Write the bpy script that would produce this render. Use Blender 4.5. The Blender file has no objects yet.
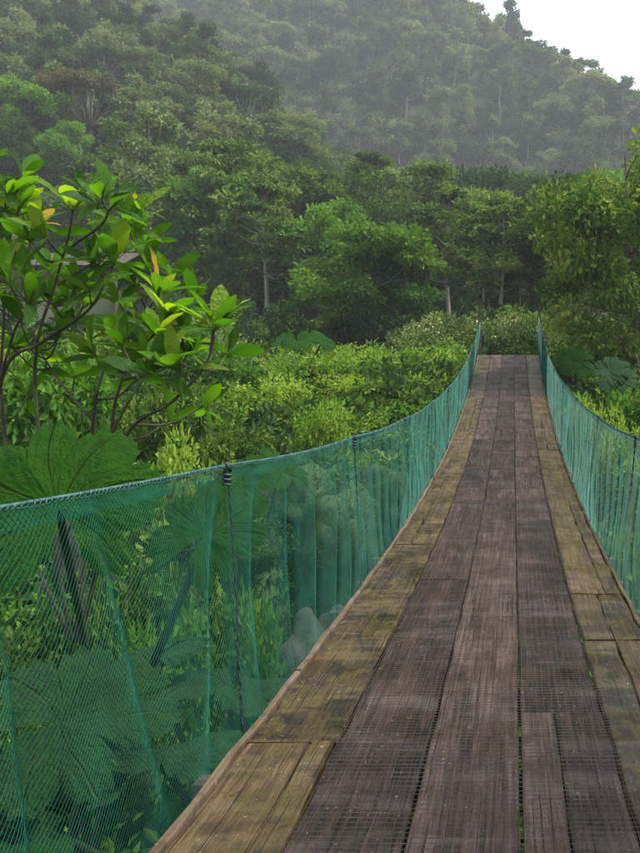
import bpy, bmesh, math, random
import numpy as np
from mathutils import Vector, Matrix, Quaternion, noise as mnoise

# ------------------------------------------------------------------ camera, sky, sun, exposure
S = bpy.context.scene
COL = S.collection
PI = math.pi
PW, PH, FPX, CX, CY = 640.0, 853.0, 800.0, 513.0, 400.0
cam_d = bpy.data.cameras.new('camera')
cam = bpy.data.objects.new('camera', cam_d); COL.objects.link(cam)
cam.location = (0, 0, 0); cam.rotation_euler = (PI/2, 0, 0)
cam_d.sensor_fit = 'VERTICAL'; cam_d.sensor_height = 24.0
cam_d.lens = 24.0*FPX/PH
cam_d.shift_x = (PW/2-CX)/PH
cam_d.shift_y = (CY-PH/2)/PH
cam_d.clip_start = 0.05; cam_d.clip_end = 2000
S.camera = cam

SUN_EL, SUN_AZ = math.radians(58), math.radians(98)
world = bpy.data.worlds.new("World"); S.world = world; world.use_nodes = True
wn = world.node_tree.nodes; wl = world.node_tree.links
bg = wn['Background']
sky = wn.new('ShaderNodeTexSky'); sky.sky_type = 'NISHITA'; sky.sun_disc = False
sky.sun_elevation = SUN_EL; sky.sun_rotation = SUN_AZ
mixw = wn.new('ShaderNodeMix'); mixw.data_type = 'RGBA'
mixw.inputs[0].default_value = 0.86
wl.new(sky.outputs[0], mixw.inputs[6]); mixw.inputs[7].default_value = (9.6, 9.9, 10.2, 1)
wl.new(mixw.outputs[2], bg.inputs[0]); bg.inputs[1].default_value = 0.064
sun_d = bpy.data.lights.new('sun', 'SUN'); sun_d.energy = 3.7; sun_d.angle = math.radians(12)
sun_d.color = (1.0, 0.96, 0.88)
sun = bpy.data.objects.new('sun', sun_d); COL.objects.link(sun)
tosun = Vector((math.cos(SUN_EL)*math.sin(SUN_AZ), math.cos(SUN_EL)*math.cos(SUN_AZ), math.sin(SUN_EL)))
sun.rotation_mode = 'QUATERNION'; sun.rotation_quaternion = (-tosun).to_track_quat('-Z', 'Y')
S.view_settings.view_transform = 'Standard'; S.view_settings.look = 'None'
S.view_settings.exposure = 1.12; S.view_settings.gamma = 1.0
S.cycles.max_bounces = 6; S.cycles.diffuse_bounces = 2; S.cycles.transmission_bounces = 4
S.cycles.volume_bounces = 1
S.cycles.use_adaptive_sampling = True

rng = np.random.default_rng(11)
R = random.Random(5)

def at(px, py, D):
    """point on the sight line of a pixel of the photograph at depth D (metres)"""
    return Vector(((px-CX)*D/FPX, D, (CY-py)*D/FPX))

# ------------------------------------------------------------------ small helpers
def tag(o, label=None, cat=None, group=None, kind=None):
    if label: o['label'] = label
    if cat: o['category'] = cat
    if group: o['group'] = group
    if kind: o['kind'] = kind
    return o

def empty(name, loc, label, cat, group=None):
    o = bpy.data.objects.new(name, None); COL.objects.link(o); o.location = loc
    o.empty_display_size = 0.1
    return tag(o, label, cat, group)

def link(name, me, parent=None, M=None, kind=None):
    o = bpy.data.objects.new(name, me); COL.objects.link(o)
    if parent: o.parent = parent
    if M is not None: o.matrix_basis = M
    if kind: o['kind'] = kind
    return o

def copy_tree(o, parent=None):
    c = o.copy(); COL.objects.link(c); c.parent = parent
    for ch in list(o.children): copy_tree(ch, c)
    return c

def mesh_np(name, V, F, mat, tone=None, smooth=False, extra=None):
    """V (n,3), F (m,k) with one k"""
    V = np.asarray(V, dtype=np.float32); F = np.asarray(F, dtype=np.int32)
    me = bpy.data.meshes.new(name)
    n, (m, k) = len(V), F.shape
    me.vertices.add(n); me.vertices.foreach_set('co', V.ravel())
    me.loops.add(m*k); me.loops.foreach_set('vertex_index', F.ravel())
    me.polygons.add(m)
    me.polygons.foreach_set('loop_start', np.arange(0, m*k, k, dtype=np.int32))
    me.polygons.foreach_set('use_smooth', np.full(m, smooth, dtype=bool))
    me.update(calc_edges=True)
    if tone is not None:
        a = me.attributes.new('tone', 'FLOAT', 'FACE')
        a.data.foreach_set('value', np.asarray(tone, dtype=np.float32))
    if extra is not None:
        for nm, arr in extra.items():
            a = me.attributes.new(nm, 'FLOAT', 'POINT')
            a.data.foreach_set('value', np.asarray(arr, dtype=np.float32))
    me.materials.append(mat)
    return me

def vnoise(x, y, seed=0):
    """2D value noise, vectorised, -1..1"""
    xi = np.floor(x).astype(np.int64); yi = np.floor(y).astype(np.int64)
    fx = x-xi; fy = y-yi
    fx = fx*fx*(3-2*fx); fy = fy*fy*(3-2*fy)
    def h(a, b):
        n = (a*374761393 + b*668265263 + seed*974634777) & 0x7fffffff
        n = ((n ^ (n >> 13))*1274126177) & 0x7fffffff
        return ((n ^ (n >> 16)) & 0xffff)/32767.5-1
    return (h(xi, yi)*(1-fx)+h(xi+1, yi)*fx)*(1-fy)+(h(xi, yi+1)*(1-fx)+h(xi+1, yi+1)*fx)*fy

def fbm(x, y, o=4, seed=0):
    r = 0; a = 1; t = 0
    for i in range(o):
        r = r+a*vnoise(x*2**i, y*2**i, seed+i); t += a; a *= .5
    return r/t

def sstep(t):
    t = np.clip(t, 0, 1); return t*t*(3-2*t)

# ------------------------------------------------------------------ tubes
def tube_arrays(P, rad, sides=6, cap=False):
    P = np.asarray(P, float); n = len(P)
    rad = np.broadcast_to(np.asarray(rad, float), (n,))
    T = np.gradient(P, axis=0); T /= np.linalg.norm(T, axis=1, keepdims=True)+1e-9
    ref = np.array([0.0, 0, 1]) if abs(T[:, 2]).mean() < .8 else np.array([1.0, 0, 0])
    A = np.cross(T, ref); A /= np.linalg.norm(A, axis=1, keepdims=True)+1e-9
    B = np.cross(T, A)
    ang = np.arange(sides)*2*PI/sides
    V = P[:, None]+rad[:, None, None]*(A[:, None]*np.cos(ang)[None, :, None]+B[:, None]*np.sin(ang)[None, :, None])
    V = V.reshape(-1, 3)
    i = np.arange(n-1)[:, None]*sides; j = np.arange(sides)[None]; j2 = (j+1) % sides
    F = np.stack([i+j, i+j2, i+sides+j2, i+sides+j], -1).reshape(-1, 4)
    return V, F

class Q:
    """collects quads"""
    def __init__(s): s.V = []; s.F = []; s.T = []; s.n = 0
    def add(s, V, F, tone=0.5):
        V = np.asarray(V); F = np.asarray(F)
        s.V.append(V); s.F.append(F+s.n); s.n += len(V)
        s.T.append(np.broadcast_to(np.asarray(tone, float), (len(F),)))
    def tube(s, P, rad, sides=6, tone=0.5):
        V, F = tube_arrays(P, rad, sides); s.add(V, F, tone)
    def box(s, c, d, tone=.5, M=None):
        c = np.array(c, float); d = np.array(d, float)/2
        v = np.array([[x, y, z] for x in (-1, 1) for y in (-1, 1) for z in (-1, 1)], float)*d
        if M is not None: v = v @ np.array(M.to_3x3()).T
        f = [[0, 1, 3, 2], [4, 6, 7, 5], [0, 4, 5, 1], [2, 3, 7, 6], [0, 2, 6, 4], [1, 5, 7, 3]]
        s.add(v+c, f, tone)
    def mesh(s, name, mat, smooth=False):
        return mesh_np(name, np.concatenate(s.V), np.concatenate(s.F), mat, np.concatenate(s.T), smooth)

def spline(pts, n=16):
    """Catmull-Rom through points"""
    P = [np.array(p, float) for p in pts]
    P = [2*P[0]-P[1]]+P+[2*P[-1]-P[-2]]
    out = []
    for i in range(1, len(P)-2):
        for t in np.linspace(0, 1, n, endpoint=False):
            a, b, c, d = P[i-1:i+3]
            out.append(.5*((2*b)+(c-a)*t+(2*a-5*b+4*c-d)*t*t+(3*b-a-3*c+d)*t**3))
    out.append(P[-2]); return np.array(out)

# ------------------------------------------------------------------ materials
class M:
    def __init__(s, name):
        s.m = bpy.data.materials.new(name); s.m.use_nodes = True
        s.t = s.m.node_tree; s.n = s.t.nodes; s.l = s.t.links
        s.b = s.n['Principled BSDF']; s.out = s.n['Material Output']
    def node(s, ty, **kw):
        n = s.n.new(ty)
        for k, v in kw.items(): setattr(n, k, v)
        return n
    def put(s, src, dst): s.l.new(src, dst)
    def coord(s, scale=(1, 1, 1), kind='Object'):
        tc = s.node('ShaderNodeTexCoord'); mp = s.node('ShaderNodeMapping')
        s.put(tc.outputs[kind], mp.inputs[0]); mp.inputs['Scale'].default_value = scale
        return mp.outputs[0]
    def noise(s, vec, scale, detail=4, rough=.55, dist=0):
        n = s.node('ShaderNodeTexNoise'); n.inputs['Scale'].default_value = scale
        n.inputs['Detail'].default_value = detail; n.inputs['Roughness'].default_value = rough
        n.inputs['Distortion'].default_value = dist
        if vec is not None: s.put(vec, n.inputs['Vector'])
        return n.outputs[0]
    def ramp(s, fac, stops):
        r = s.node('ShaderNodeValToRGB'); e = r.color_ramp.elements
        while len(e) < len(stops): e.new(.5)
        for el, (p, c) in zip(e, stops):
            el.position = p; el.color = (*c, 1) if len(c) == 3 else c
        s.put(fac, r.inputs[0]); return r.outputs[0]
    def mix(s, f, a, b, mode='MIX'):
        n = s.node('ShaderNodeMix', data_type='RGBA', blend_type=mode)
        for sock, v in ((n.inputs[0], f), (n.inputs[6], a), (n.inputs[7], b)):
            if isinstance(v, (int, float)): sock.default_value = v
            elif isinstance(v, tuple): sock.default_value = (*v, 1) if len(v) == 3 else v
            else: s.put(v, sock)
        return n.outputs[2]
    def math(s, op, a, b=0.0):
        n = s.node('ShaderNodeMath', operation=op)
        for sock, v in ((n.inputs[0], a), (n.inputs[1], b)):
            if isinstance(v, (int, float)): sock.default_value = v
            else: s.put(v, sock)
        return n.outputs[0]
    def attr(s, name):
        n = s.node('ShaderNodeAttribute', attribute_name=name); return n.outputs['Fac']
    def rand(s):
        return s.node('ShaderNodeObjectInfo').outputs['Random']
    def bump(s, h, strength=.5, dist=.01):
        n = s.node('ShaderNodeBump'); n.inputs['Strength'].default_value = strength
        n.inputs['Distance'].default_value = dist; s.put(h, n.inputs['Height'])
        s.put(n.outputs[0], s.b.inputs['Normal']); return n.outputs[0]
    def set(s, **kw):
        for k, v in kw.items():
            sock = s.b.inputs[k.replace('_', ' ')]
            if isinstance(v, (int, float)): sock.default_value = v
            elif isinstance(v, tuple): sock.default_value = (*v, 1)
            else: s.put(v, sock)

def leaf_mat(name, stops, trans=.32, rough=.6, objvar=.4, tmul=(1.3, 1.25, .5), spec=.18):
    m = M(name)
    if any(k_ in name for k_ in ('forest', 'dark', 'tiered', 'olive', 'pale', 'hedge')): stops = [(p, (r_*1.2, g_*1.08, b_*.85)) for p, (r_, g_, b_) in stops]
    t = m.attr('tone')
    r = m.math('SUBTRACT', m.rand(), .5)
    t = m.math('ADD', t, m.math('MULTIPLY', r, objvar))
    n = m.noise(m.coord(), 1.3, 2)
    t = m.math('ADD', t, m.math('MULTIPLY', m.math('SUBTRACT', n, .5), .35))
    c = m.ramp(t, stops)
    rp = m.ramp(m.noise(m.coord(), 3.2, 4, .6), [(.42, (rough+.3,)*3), (.6, (rough-.05,)*3)]); bw = m.node('ShaderNodeRGBToBW'); m.put(rp, bw.inputs[0])
    m.set(Base_Color=c, Roughness=bw.outputs[0], Specular_IOR_Level=spec)
    tr = m.node('ShaderNodeBsdfTranslucent')
    m.put(m.mix(1.0, c, tmul, 'MULTIPLY'), tr.inputs[0])
    mx = m.node('ShaderNodeMixShader'); mx.inputs[0].default_value = trans
    m.put(m.b.outputs[0], mx.inputs[1]); m.put(tr.outputs[0], mx.inputs[2])
    m.put(mx.outputs[0], m.out.inputs[0])
    return m.m

L_MID = leaf_mat('forest leaves', [(0, (.010, .032, .008)), (.4, (.034, .09, .016)), (.75, (.085, .17, .026)), (1, (.15, .24, .045))])
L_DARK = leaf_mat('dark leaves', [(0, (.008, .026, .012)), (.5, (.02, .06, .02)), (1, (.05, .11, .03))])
L_LAYER = leaf_mat('tiered tree leaves', [(0, (.012, .035, .010)), (.45, (.045, .11, .024)), (.8, (.10, .19, .04)), (1, (.17, .26, .07))])
L_PALE = leaf_mat('pale leaves', [(0, (.04, .09, .03)), (.5, (.09, .17, .06)), (1, (.20, .28, .13))])
L_BRIGHT = leaf_mat('bright leaves', [(0, (.03, .10, .012)), (.5, (.07, .19, .018)), (1, (.14, .27, .03))], trans=.42)
L_LIME = leaf_mat('lime herb leaves', [(0, (.06, .15, .014)), (.5, (.19, .33, .03)), (1, (.38, .46, .10))], trans=.42)
L_CREAM = leaf_mat('cream tipped leaves', [(0, (.06, .14, .03)), (.45, (.16, .26, .06)), (.8, (.38, .46, .18)), (1, (.5, .55, .3))], trans=.3)
L_SHRUB = leaf_mat('glossy shrub leaves', [(0, (.03, .10, .006)), (.5, (.09, .23, .012)), (1, (.24, .37, .025))], trans=.62, rough=.38, objvar=.9, tmul=(1.5, 1.4, .4), spec=.3)
_m = L_SHRUB.node_tree; _b = _m.nodes['Principled BSDF']; _c = _b.inputs['Base Color'].links[0].from_socket
_a = _m.nodes.new('ShaderNodeAttribute'); _a.attribute_name = 'rib'; _p = _m.nodes.new('ShaderNodeMath'); _p.operation = 'POWER'; _p.inputs[1].default_value = 5
_m.links.new(_a.outputs['Fac'], _p.inputs[0]); _x = _m.nodes.new('ShaderNodeMix'); _x.data_type = 'RGBA'
_m.links.new(_p.outputs[0], _x.inputs[0]); _m.links.new(_c, _x.inputs[6]); _x.inputs[7].default_value = (.20, .34, .08, 1); _m.links.new(_x.outputs[2], _b.inputs['Base Color'])
_n = _m.nodes.new('ShaderNodeTexNoise'); _n.inputs['Scale'].default_value = 9; _n.inputs['Detail'].default_value = 5
_t = _m.nodes.new('ShaderNodeTexCoord'); _m.links.new(_t.outputs['Object'], _n.inputs['Vector']); _u = _m.nodes.new('ShaderNodeBump'); _u.inputs['Distance'].default_value = .08; _u.inputs['Strength'].default_value = .7
_m.links.new(_n.outputs[0], _u.inputs['Height']); _m.links.new(_u.outputs[0], _b.inputs['Normal'])
L_YELLOW = leaf_mat('yellowed leaves', [(0, (.3, .2, .02)), (.5, (.42, .28, .03)), (1, (.4, .18, .03))], trans=.4)
L_RUST = leaf_mat('dry rust leaves', [(0, (.05, .02, .008)), (.5, (.13, .05, .018)), (1, (.25, .11, .04))], trans=.2)
L_HILL = leaf_mat('mountain leaves', [(0, (.014, .04, .018)), (.4, (.04, .09, .032)), (.75, (.09, .155, .05)), (1, (.17, .22, .09))], objvar=1.3)
L_BROWNISH = leaf_mat('bronze leaves', [(0, (.05, .045, .02)), (.5, (.10, .09, .04)), (1, (.18, .22, .06))])
L_HEDGE = leaf_mat('hedge leaves', [(0, (.012, .035, .012)), (.45, (.06, .13, .035)), (.75, (.19, .26, .10)), (1, (.38, .44, .27))], trans=.25)
L_FRESH = leaf_mat('fresh tree leaves', [(0, (.02, .07, .01)), (.5, (.075, .17, .018)), (1, (.17, .28, .035))], trans=.38)
L_OLIVE = leaf_mat('olive tree leaves', [(0, (.014, .05, .012)), (.4, (.055, .13, .022)), (.75, (.12, .22, .035)), (1, (.22, .30, .08))])
L_MOSS = leaf_mat('moss leaves', [(0, (.006, .025, .004)), (.5, (.018, .065, .006)), (1, (.04, .10, .012))], trans=.2, rough=.8)

def bark_mat(name, a, b, li=(.10, .13, .07)):
    m = M(name); v = m.coord((1, 1, .25)); n = m.noise(v, 14, 5, .65)
    lich = m.noise(m.coord(), 3.0, 3)
    c = m.ramp(n, [(.3, a), (.7, b)])
    c = m.mix(m.ramp(lich, [(.52, (0, 0, 0)), (.62, (1, 1, 1))]), c, li)
    m.set(Base_Color=c, Roughness=.85); m.bump(n, .7, .02); return m.m
BARK = bark_mat('bark', (.02, .016, .011), (.07, .055, .04))
BARK_PALE = bark_mat('pale bark', (.10, .09, .075), (.24, .22, .19))
STEM = bark_mat('green dark stems', (.008, .014, .005), (.022, .030, .012), (.02, .035, .012))

def wood(name, base, moss, wet=.35):
    """planks: long grain along the bridge (y)"""
    m = M(name)
    rn = m.rand()
    tc = m.node('ShaderNodeTexCoord')
    off = m.node('ShaderNodeVectorMath', operation='MULTIPLY_ADD')
    comb = m.node('ShaderNodeCombineXYZ')
    for i in range(3): m.put(m.math('MULTIPLY', rn, (7.0, 31.0, 0.0)[i]), comb.inputs[i])
    m.put(tc.outputs['Object'], off.inputs[0]); off.inputs[1].default_value = (1, 1, 1); m.put(comb.outputs[0], off.inputs[2])
    def mp(sc):
        k = m.node('ShaderNodeMapping'); m.put(off.outputs[0], k.inputs[0]); k.inputs['Scale'].default_value = sc
        return k.outputs[0]
    grain = m.noise(mp((70, 2.2, 1)), 1.0, 6, .7, .4)
    fine = m.noise(mp((260, 5, 1)), 1.0, 3, .6)
    broad = m.noise(mp((9, 1.1, 1)), 1.0, 4, .6, .5)
    blot = m.noise(mp((7, 5, 1)), 1.0, 5, .65)
    t = m.math('ADD', m.math('MULTIPLY', grain, .62), m.math('MULTIPLY', broad, .45))
    t = m.math('ADD', t, m.math('MULTIPLY', m.math('SUBTRACT', rn, .5), .16))
    c = m.ramp(t, base)
    # yellow-brown patches where the weathered grey has worn off
    c = m.mix(m.ramp(blot, [(.5, (0, 0, 0)), (.66, (.62, .62, .62))]), c, moss[0])
    if len(moss) > 1:
        mm = m.noise(mp((6, 3.2, 1)), 1.3, 6, .7, .6)
        c = m.mix(m.ramp(mm, [(.47, (0, 0, 0)), (.58, (.85, .85, .85))]), c, moss[1])
        m2 = m.noise(mp((16, 9, 1)), 1.6, 6, .75)
        c = m.mix(m.ramp(m2, [(.55, (0, 0, 0)), (.66, (.8, .8, .8))]), c, moss[2])
        m3 = m.noise(mp((70, 26, 1)), 1.5, 5, .7)
        c = m.mix(m.ramp(m3, [(.67, (0, 0, 0)), (.75, (.6, .6, .6))]), c, (.32, .29, .20))
    bands = m.noise(mp((2.2, 8.5, 1)), 1.0, 4, .6, .3)  # pale cross bands: sheen of bowed boards plus rubbed wear, painted into the colour
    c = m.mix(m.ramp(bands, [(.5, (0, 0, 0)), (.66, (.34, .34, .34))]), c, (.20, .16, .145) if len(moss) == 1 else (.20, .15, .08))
    dk = m.noise(mp((5, 6, 1)), 1.7, 5, .65)
    c = m.mix(m.ramp(dk, [(.52, (0, 0, 0)), (.66, (.65, .65, .65))]), c, (.03, .018, .014))
    # dark splits along the grain
    crack = m.noise(mp((120, 1.1, 1)), 1.0, 2, .5, .2)
    cr = m.ramp(crack, [(.32, (1, 1, 1)), (.38, (0, 0, 0))])
    c = m.mix(m.math('MULTIPLY', cr, .75), c, (.02, .014, .012))
    # pale dry flecks and scraps
    fl = m.noise(mp((30, 22, 1)), 2.2, 3, .5)
    c = m.mix(m.ramp(fl, [(.70, (0, 0, 0)), (.73, (.55, .55, .55))]), c, (.38, .34, .33))
    wetn = m.noise(mp((4, 2.6, 1)), 1.0, 4, .6)
    r = m.ramp(wetn, [(.35, (wet,)*3), (.65, (wet+.28,)*3)])
    rr = m.node('ShaderNodeRGBToBW'); m.put(r, rr.inputs[0])
    m.set(Base_Color=c, Roughness=rr.outputs[0], Specular_IOR_Level=.5)
    h = m.math('ADD', m.math('MULTIPLY', grain, .8), m.math('MULTIPLY', fine, .5))
    h = m.math('SUBTRACT', h, m.math('MULTIPLY', cr, .9))
    m.bump(h, 1.0, .009)
    return m.m
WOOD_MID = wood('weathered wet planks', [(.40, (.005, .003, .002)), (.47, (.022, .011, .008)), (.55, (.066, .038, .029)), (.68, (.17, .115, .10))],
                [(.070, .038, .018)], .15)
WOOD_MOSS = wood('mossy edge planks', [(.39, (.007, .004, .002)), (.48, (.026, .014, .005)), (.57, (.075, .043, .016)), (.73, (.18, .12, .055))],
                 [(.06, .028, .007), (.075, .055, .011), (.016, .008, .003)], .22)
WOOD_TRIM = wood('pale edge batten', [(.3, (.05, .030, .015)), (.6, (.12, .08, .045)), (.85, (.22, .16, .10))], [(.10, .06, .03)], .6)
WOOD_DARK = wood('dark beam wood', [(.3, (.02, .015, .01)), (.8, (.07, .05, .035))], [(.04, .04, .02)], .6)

m = M('teal net thread'); n_ = m.noise(m.coord(), 6, 2)
c_ = m.ramp(n_, [(.3, (.002, .078, .055)), (.7, (.008, .175, .125))])
m.set(Base_Color=c_, Roughness=.5, Specular_IOR_Level=.2)
tr_ = m.node('ShaderNodeBsdfTranslucent'); m.put(c_, tr_.inputs[0])
mx_ = m.node('ShaderNodeMixShader'); mx_.inputs[0].default_value = .15
m.put(m.b.outputs[0], mx_.inputs[1]); m.put(tr_.outputs[0], mx_.inputs[2]); m.put(mx_.outputs[0], m.out.inputs[0])
NET = m.m
m = M('pale teal rope'); n_ = m.noise(m.coord((1, 1, 1)), 60, 3)
m.set(Base_Color=m.ramp(n_, [(.3, (.012, .07, .065)), (.7, (.06, .16, .15))]), Roughness=.6); ROPE = m.m
m = M('dark cord'); n_ = m.noise(m.coord(), 80, 3)
m.set(Base_Color=m.ramp(n_, [(.3, (.008, .02, .018)), (.7, (.02, .06, .055))]), Roughness=.7); CORD = m.m
m = M('rusty wire'); n_ = m.noise(m.coord(), 9, 4)
m.set(Base_Color=m.ramp(n_, [(.35, (.025, .018, .016)), (.62, (.05, .036, .03)), (.85, (.16, .15, .15))]), Roughness=.5, Metallic=.35); WIRE = m.m
m = M('steel cable'); m.set(Base_Color=(.12, .12, .12), Roughness=.5, Metallic=.8); STEEL = m.m

def rock_mat(name, a, b, moss, lo, hi):
    m = M(name); n = m.noise(m.coord(), 4, 7, .65); n2 = m.noise(m.coord(), 2.2, 5)
    c = m.ramp(n, [(.3, a), (.7, b)])
    c = m.mix(m.ramp(n2, [(lo, (0, 0, 0)), (hi, (1, 1, 1))]), c, moss)
    m.set(Base_Color=c, Roughness=.75); m.bump(n, .8, .05); return m.m
ROCK = rock_mat('grey rock', (.012, .012, .011), (.045, .045, .042), (.02, .035, .01), .48, .6)
ROCKMOSS = rock_mat('mossy rock', (.03, .04, .015), (.07, .08, .03), (.02, .06, .008), .25, .4)
m = M('forest soil'); n_ = m.noise(m.coord(), .8, 8, .65); n2_ = m.noise(m.coord(), 6, 5, .6)
c_ = m.ramp(n_, [(.35, (.012, .022, .008)), (.5, (.03, .05, .014)), (.62, (.05, .038, .02)), (.75, (.03, .065, .016))])
m.set(Base_Color=m.mix(.5, c_, m.ramp(n2_, [(.3, (.01, .015, .006)), (.7, (.05, .06, .02))])), Roughness=.95); m.bump(n2_, .8, .08); SOIL = m.m

def gun_mat(name, stops, trans, rough, spec=.15):
    m = M(name)
    v = m.attr('vein'); t = m.noise(m.coord(), 5, 4, .6)
    c = m.ramp(t, stops)
    c = m.mix(m.math('MULTIPLY', v, .5), c, (.07, .14, .025))
    rp = m.ramp(m.noise(m.coord(), 3.2, 4, .6), [(.42, (rough+.3,)*3), (.6, (rough-.05,)*3)]); bw = m.node('ShaderNodeRGBToBW'); m.put(rp, bw.inputs[0])
    m.set(Base_Color=c, Roughness=bw.outputs[0], Specular_IOR_Level=spec)
    tr = m.node('ShaderNodeBsdfTranslucent')
    ct = m.mix(v, m.mix(1.0, c, (1.5, 1.8, .5), 'MULTIPLY'), (.015, .04, .006))
    m.put(ct, tr.inputs[0])
    b = m.noise(m.coord(), 28, 4, .6)
    m.bump(m.math('ADD', b, m.math('MULTIPLY', v, -.8)), 1.0, .03)
    mx = m.node('ShaderNodeMixShader'); mx.inputs[0].default_value = trans
    m.put(m.b.outputs[0], mx.inputs[1]); m.put(tr.outputs[0], mx.inputs[2]); m.put(mx.outputs[0], m.out.inputs[0])
    return m.m
GUN = gun_mat('giant leaf green', [(.3, (.02, .09, .008)), (.7, (.045, .15, .012))], .55, .6)
GUN_GLOSS = gun_mat('giant leaf wet', [(.3, (.006, .036, .008)), (.7, (.018, .07, .012))], .2, .36, .2)
GUN_PALE = gun_mat('giant leaf pale', [(.3, (.05, .16, .02)), (.7, (.10, .25, .03))], .35, .4)

# ------------------------------------------------------------------ ground
def RA(x):  # ridge height of the near hill on the left
    return np.where(x < -22, 20+(-22-x)*1.02, np.maximum(0, 20-(x+22)*1.1))
def RB(x):  # skyline of the far mountain
    return np.clip(np.where(x < -10, 88-(x+10)*.85, np.where(x < 12, 88-(x+10)*.93, 67.5-(x-12)*1.1)), 10, 155)
def terrain(x, y):
    x = np.asarray(x, float); y = np.asarray(y, float)
    z = -2.8+3.2*sstep((y-5)/16)
    z = z+.35*sstep((-x-1.2)/3)*sstep((15-y)/6)
    z = z+.06*np.clip(-x-6, 0, 12)*sstep(y/10)
    z = z+.30*np.clip(x-3.5, 0, 10)*sstep((y-2)/8)*.5
    z = z+.10*np.clip(y-24, 0, 30)+.25*sstep((y-20)/2)*sstep((27-y)/3)
    ra = RA(x); s = .78*np.clip(y-45, 0, None)
    ha = -np.log(np.exp(-s/6)+np.exp(-(ra+.01)/6))*6
    ha = np.maximum(ha, 0)*sstep((150-y)/40)
    rb = RB(x); s2 = 1.35*np.clip(y-122, 0, None)
    hb = np.maximum(0, -np.log(np.exp(-s2/8)+np.exp(-rb/8))*8)
    hb = hb*(1-.5*sstep((y-215)/60))
    z = z+np.maximum(ha, hb)
    z = z+fbm(x*.55, y*.55, 4, 3)*.22*np.clip((np.abs(x)+y*.1)/2, .4, 1)
    und = -1.13+.0075*(np.maximum(y, 3)-3)**2-.34          # stays clear under the deck
    k = sstep((2.3-np.abs(x+.13))/.9)*(y < 20.9)
    z = np.where(y < 20.9, z-(np.maximum(z-und, 0))*k, z)
    z = z+fbm(x*.06, y*.06, 4, 9)*5.0*sstep((y-60)/60)
    z = z+fbm(x*.02+5, y*.02, 3, 21)*7.0*sstep((y-120)/60)
    return z
def tz(x, y): return float(terrain(np.array([x]), np.array([y]))[0])

gx = np.concatenate([np.linspace(-190, -62, 50), np.linspace(-60, -16, 56), np.linspace(-15.5, 12, 130), np.linspace(12.8, 40, 34), np.linspace(42, 150, 40)])
gy = np.concatenate([np.linspace(-20, -2, 14), np.linspace(-1.6, 30, 130), np.linspace(31, 120, 110), np.linspace(122, 225, 90), np.linspace(229, 300, 20)])
GX, GY = np.meshgrid(gx, gy); GZ = terrain(GX, GY)
nx, ny = len(gx), len(gy)
i_ = np.arange(ny-1)[:, None]*nx+np.arange(nx-1)[None]
Fg = np.stack([i_, i_+1, i_+nx+1, i_+nx], -1).reshape(-1, 4)
g = link('ground', mesh_np('ground', np.stack([GX, GY, GZ], -1).reshape(-1, 3), Fg, SOIL, smooth=True)); g['kind'] = 'structure'

# air: even pale haze round everything
ZB, ZT = float(GZ.min())-1.0, float(GZ.max())+24
q = Q(); q.box(((-200+160)/2, (-30+312)/2, (ZB+ZT)/2), (360, 342, ZT-ZB))
mh = bpy.data.materials.new('haze'); mh.use_nodes = True
mh.node_tree.nodes.remove(mh.node_tree.nodes['Principled BSDF'])
pv = mh.node_tree.nodes.new('ShaderNodeVolumePrincipled')
pv.inputs['Color'].default_value = (.86, .92, 1.0, 1); pv.inputs['Density'].default_value = 0.00085
pv.inputs['Anisotropy'].default_value = 0.1
mh.node_tree.links.new(pv.outputs[0], mh.node_tree.nodes['Material Output'].inputs['Volume'])
hz = link('haze', q.mesh('haze', mh)); hz['kind'] = 'stuff'

# ------------------------------------------------------------------ the footbridge
def zdeck(y):
    y = np.asarray(y, float)
    return -1.13+.0075*np.where(y > 3, (y-3)**2, .3*(y-3)**2)
XE = [-.877, -.577, -.277, .023, .323, .623]           # seams between the five lanes of planks
bridge = empty('footbridge', (0, 10, -1.2), 'sagging plank suspension footbridge with teal netting sides and wire mesh on its deck', 'footbridge')
BO = Vector((0, 10, -1.2)); BM = Matrix.Translation(-BO)

def board_mesh(x0, x1, y0, y1, th, mat, rise=0.0, wob=.002, bow=.0055, tilt=0.0, taper=0.0):
    n = max(3, int((y1-y0)/.15)+1)
    ys = np.linspace(y0, y1, n)
    ph = R.random()*6
    jx0 = np.array([R.gauss(0, wob) for _ in ys]); jx1 = np.array([R.gauss(0, wob) for _ in ys])
    zt = zdeck(ys)+rise+bow*np.sin(ys*2*PI/.62+ph*.2)+np.interp(ys, [y0, (y0+y1)/2, y1], [R.uniform(0, .004), 0, R.uniform(0, .004)])
    V = []
    for k, y in enumerate(ys):
        a, b = x0+jx0[k]+taper*(y-y0), x1+jx1[k]+taper*(y-y0); z = zt[k]
        c = .005
        V += [(a, y, z-th), (a, y, z-c), (a+c, y, z-tilt), (b-c, y, z+tilt), (b, y, z-c), (b, y, z-th)]
    F = []
    for k in range(n-1):
        for j in range(6):
            F.append([k*6+j, k*6+(j+1) % 6, k*6+6+(j+1) % 6, k*6+6+j])
    F += [[0, 1, 4, 5], [1, 2, 3, 4]]
    e = (n-1)*6
    F += [[e+5, e+4, e+1, e], [e+4, e+3, e+2, e+1]]
    F = [f[::-1] for f in F]
    return mesh_np('plank', V, F, mat)

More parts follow.
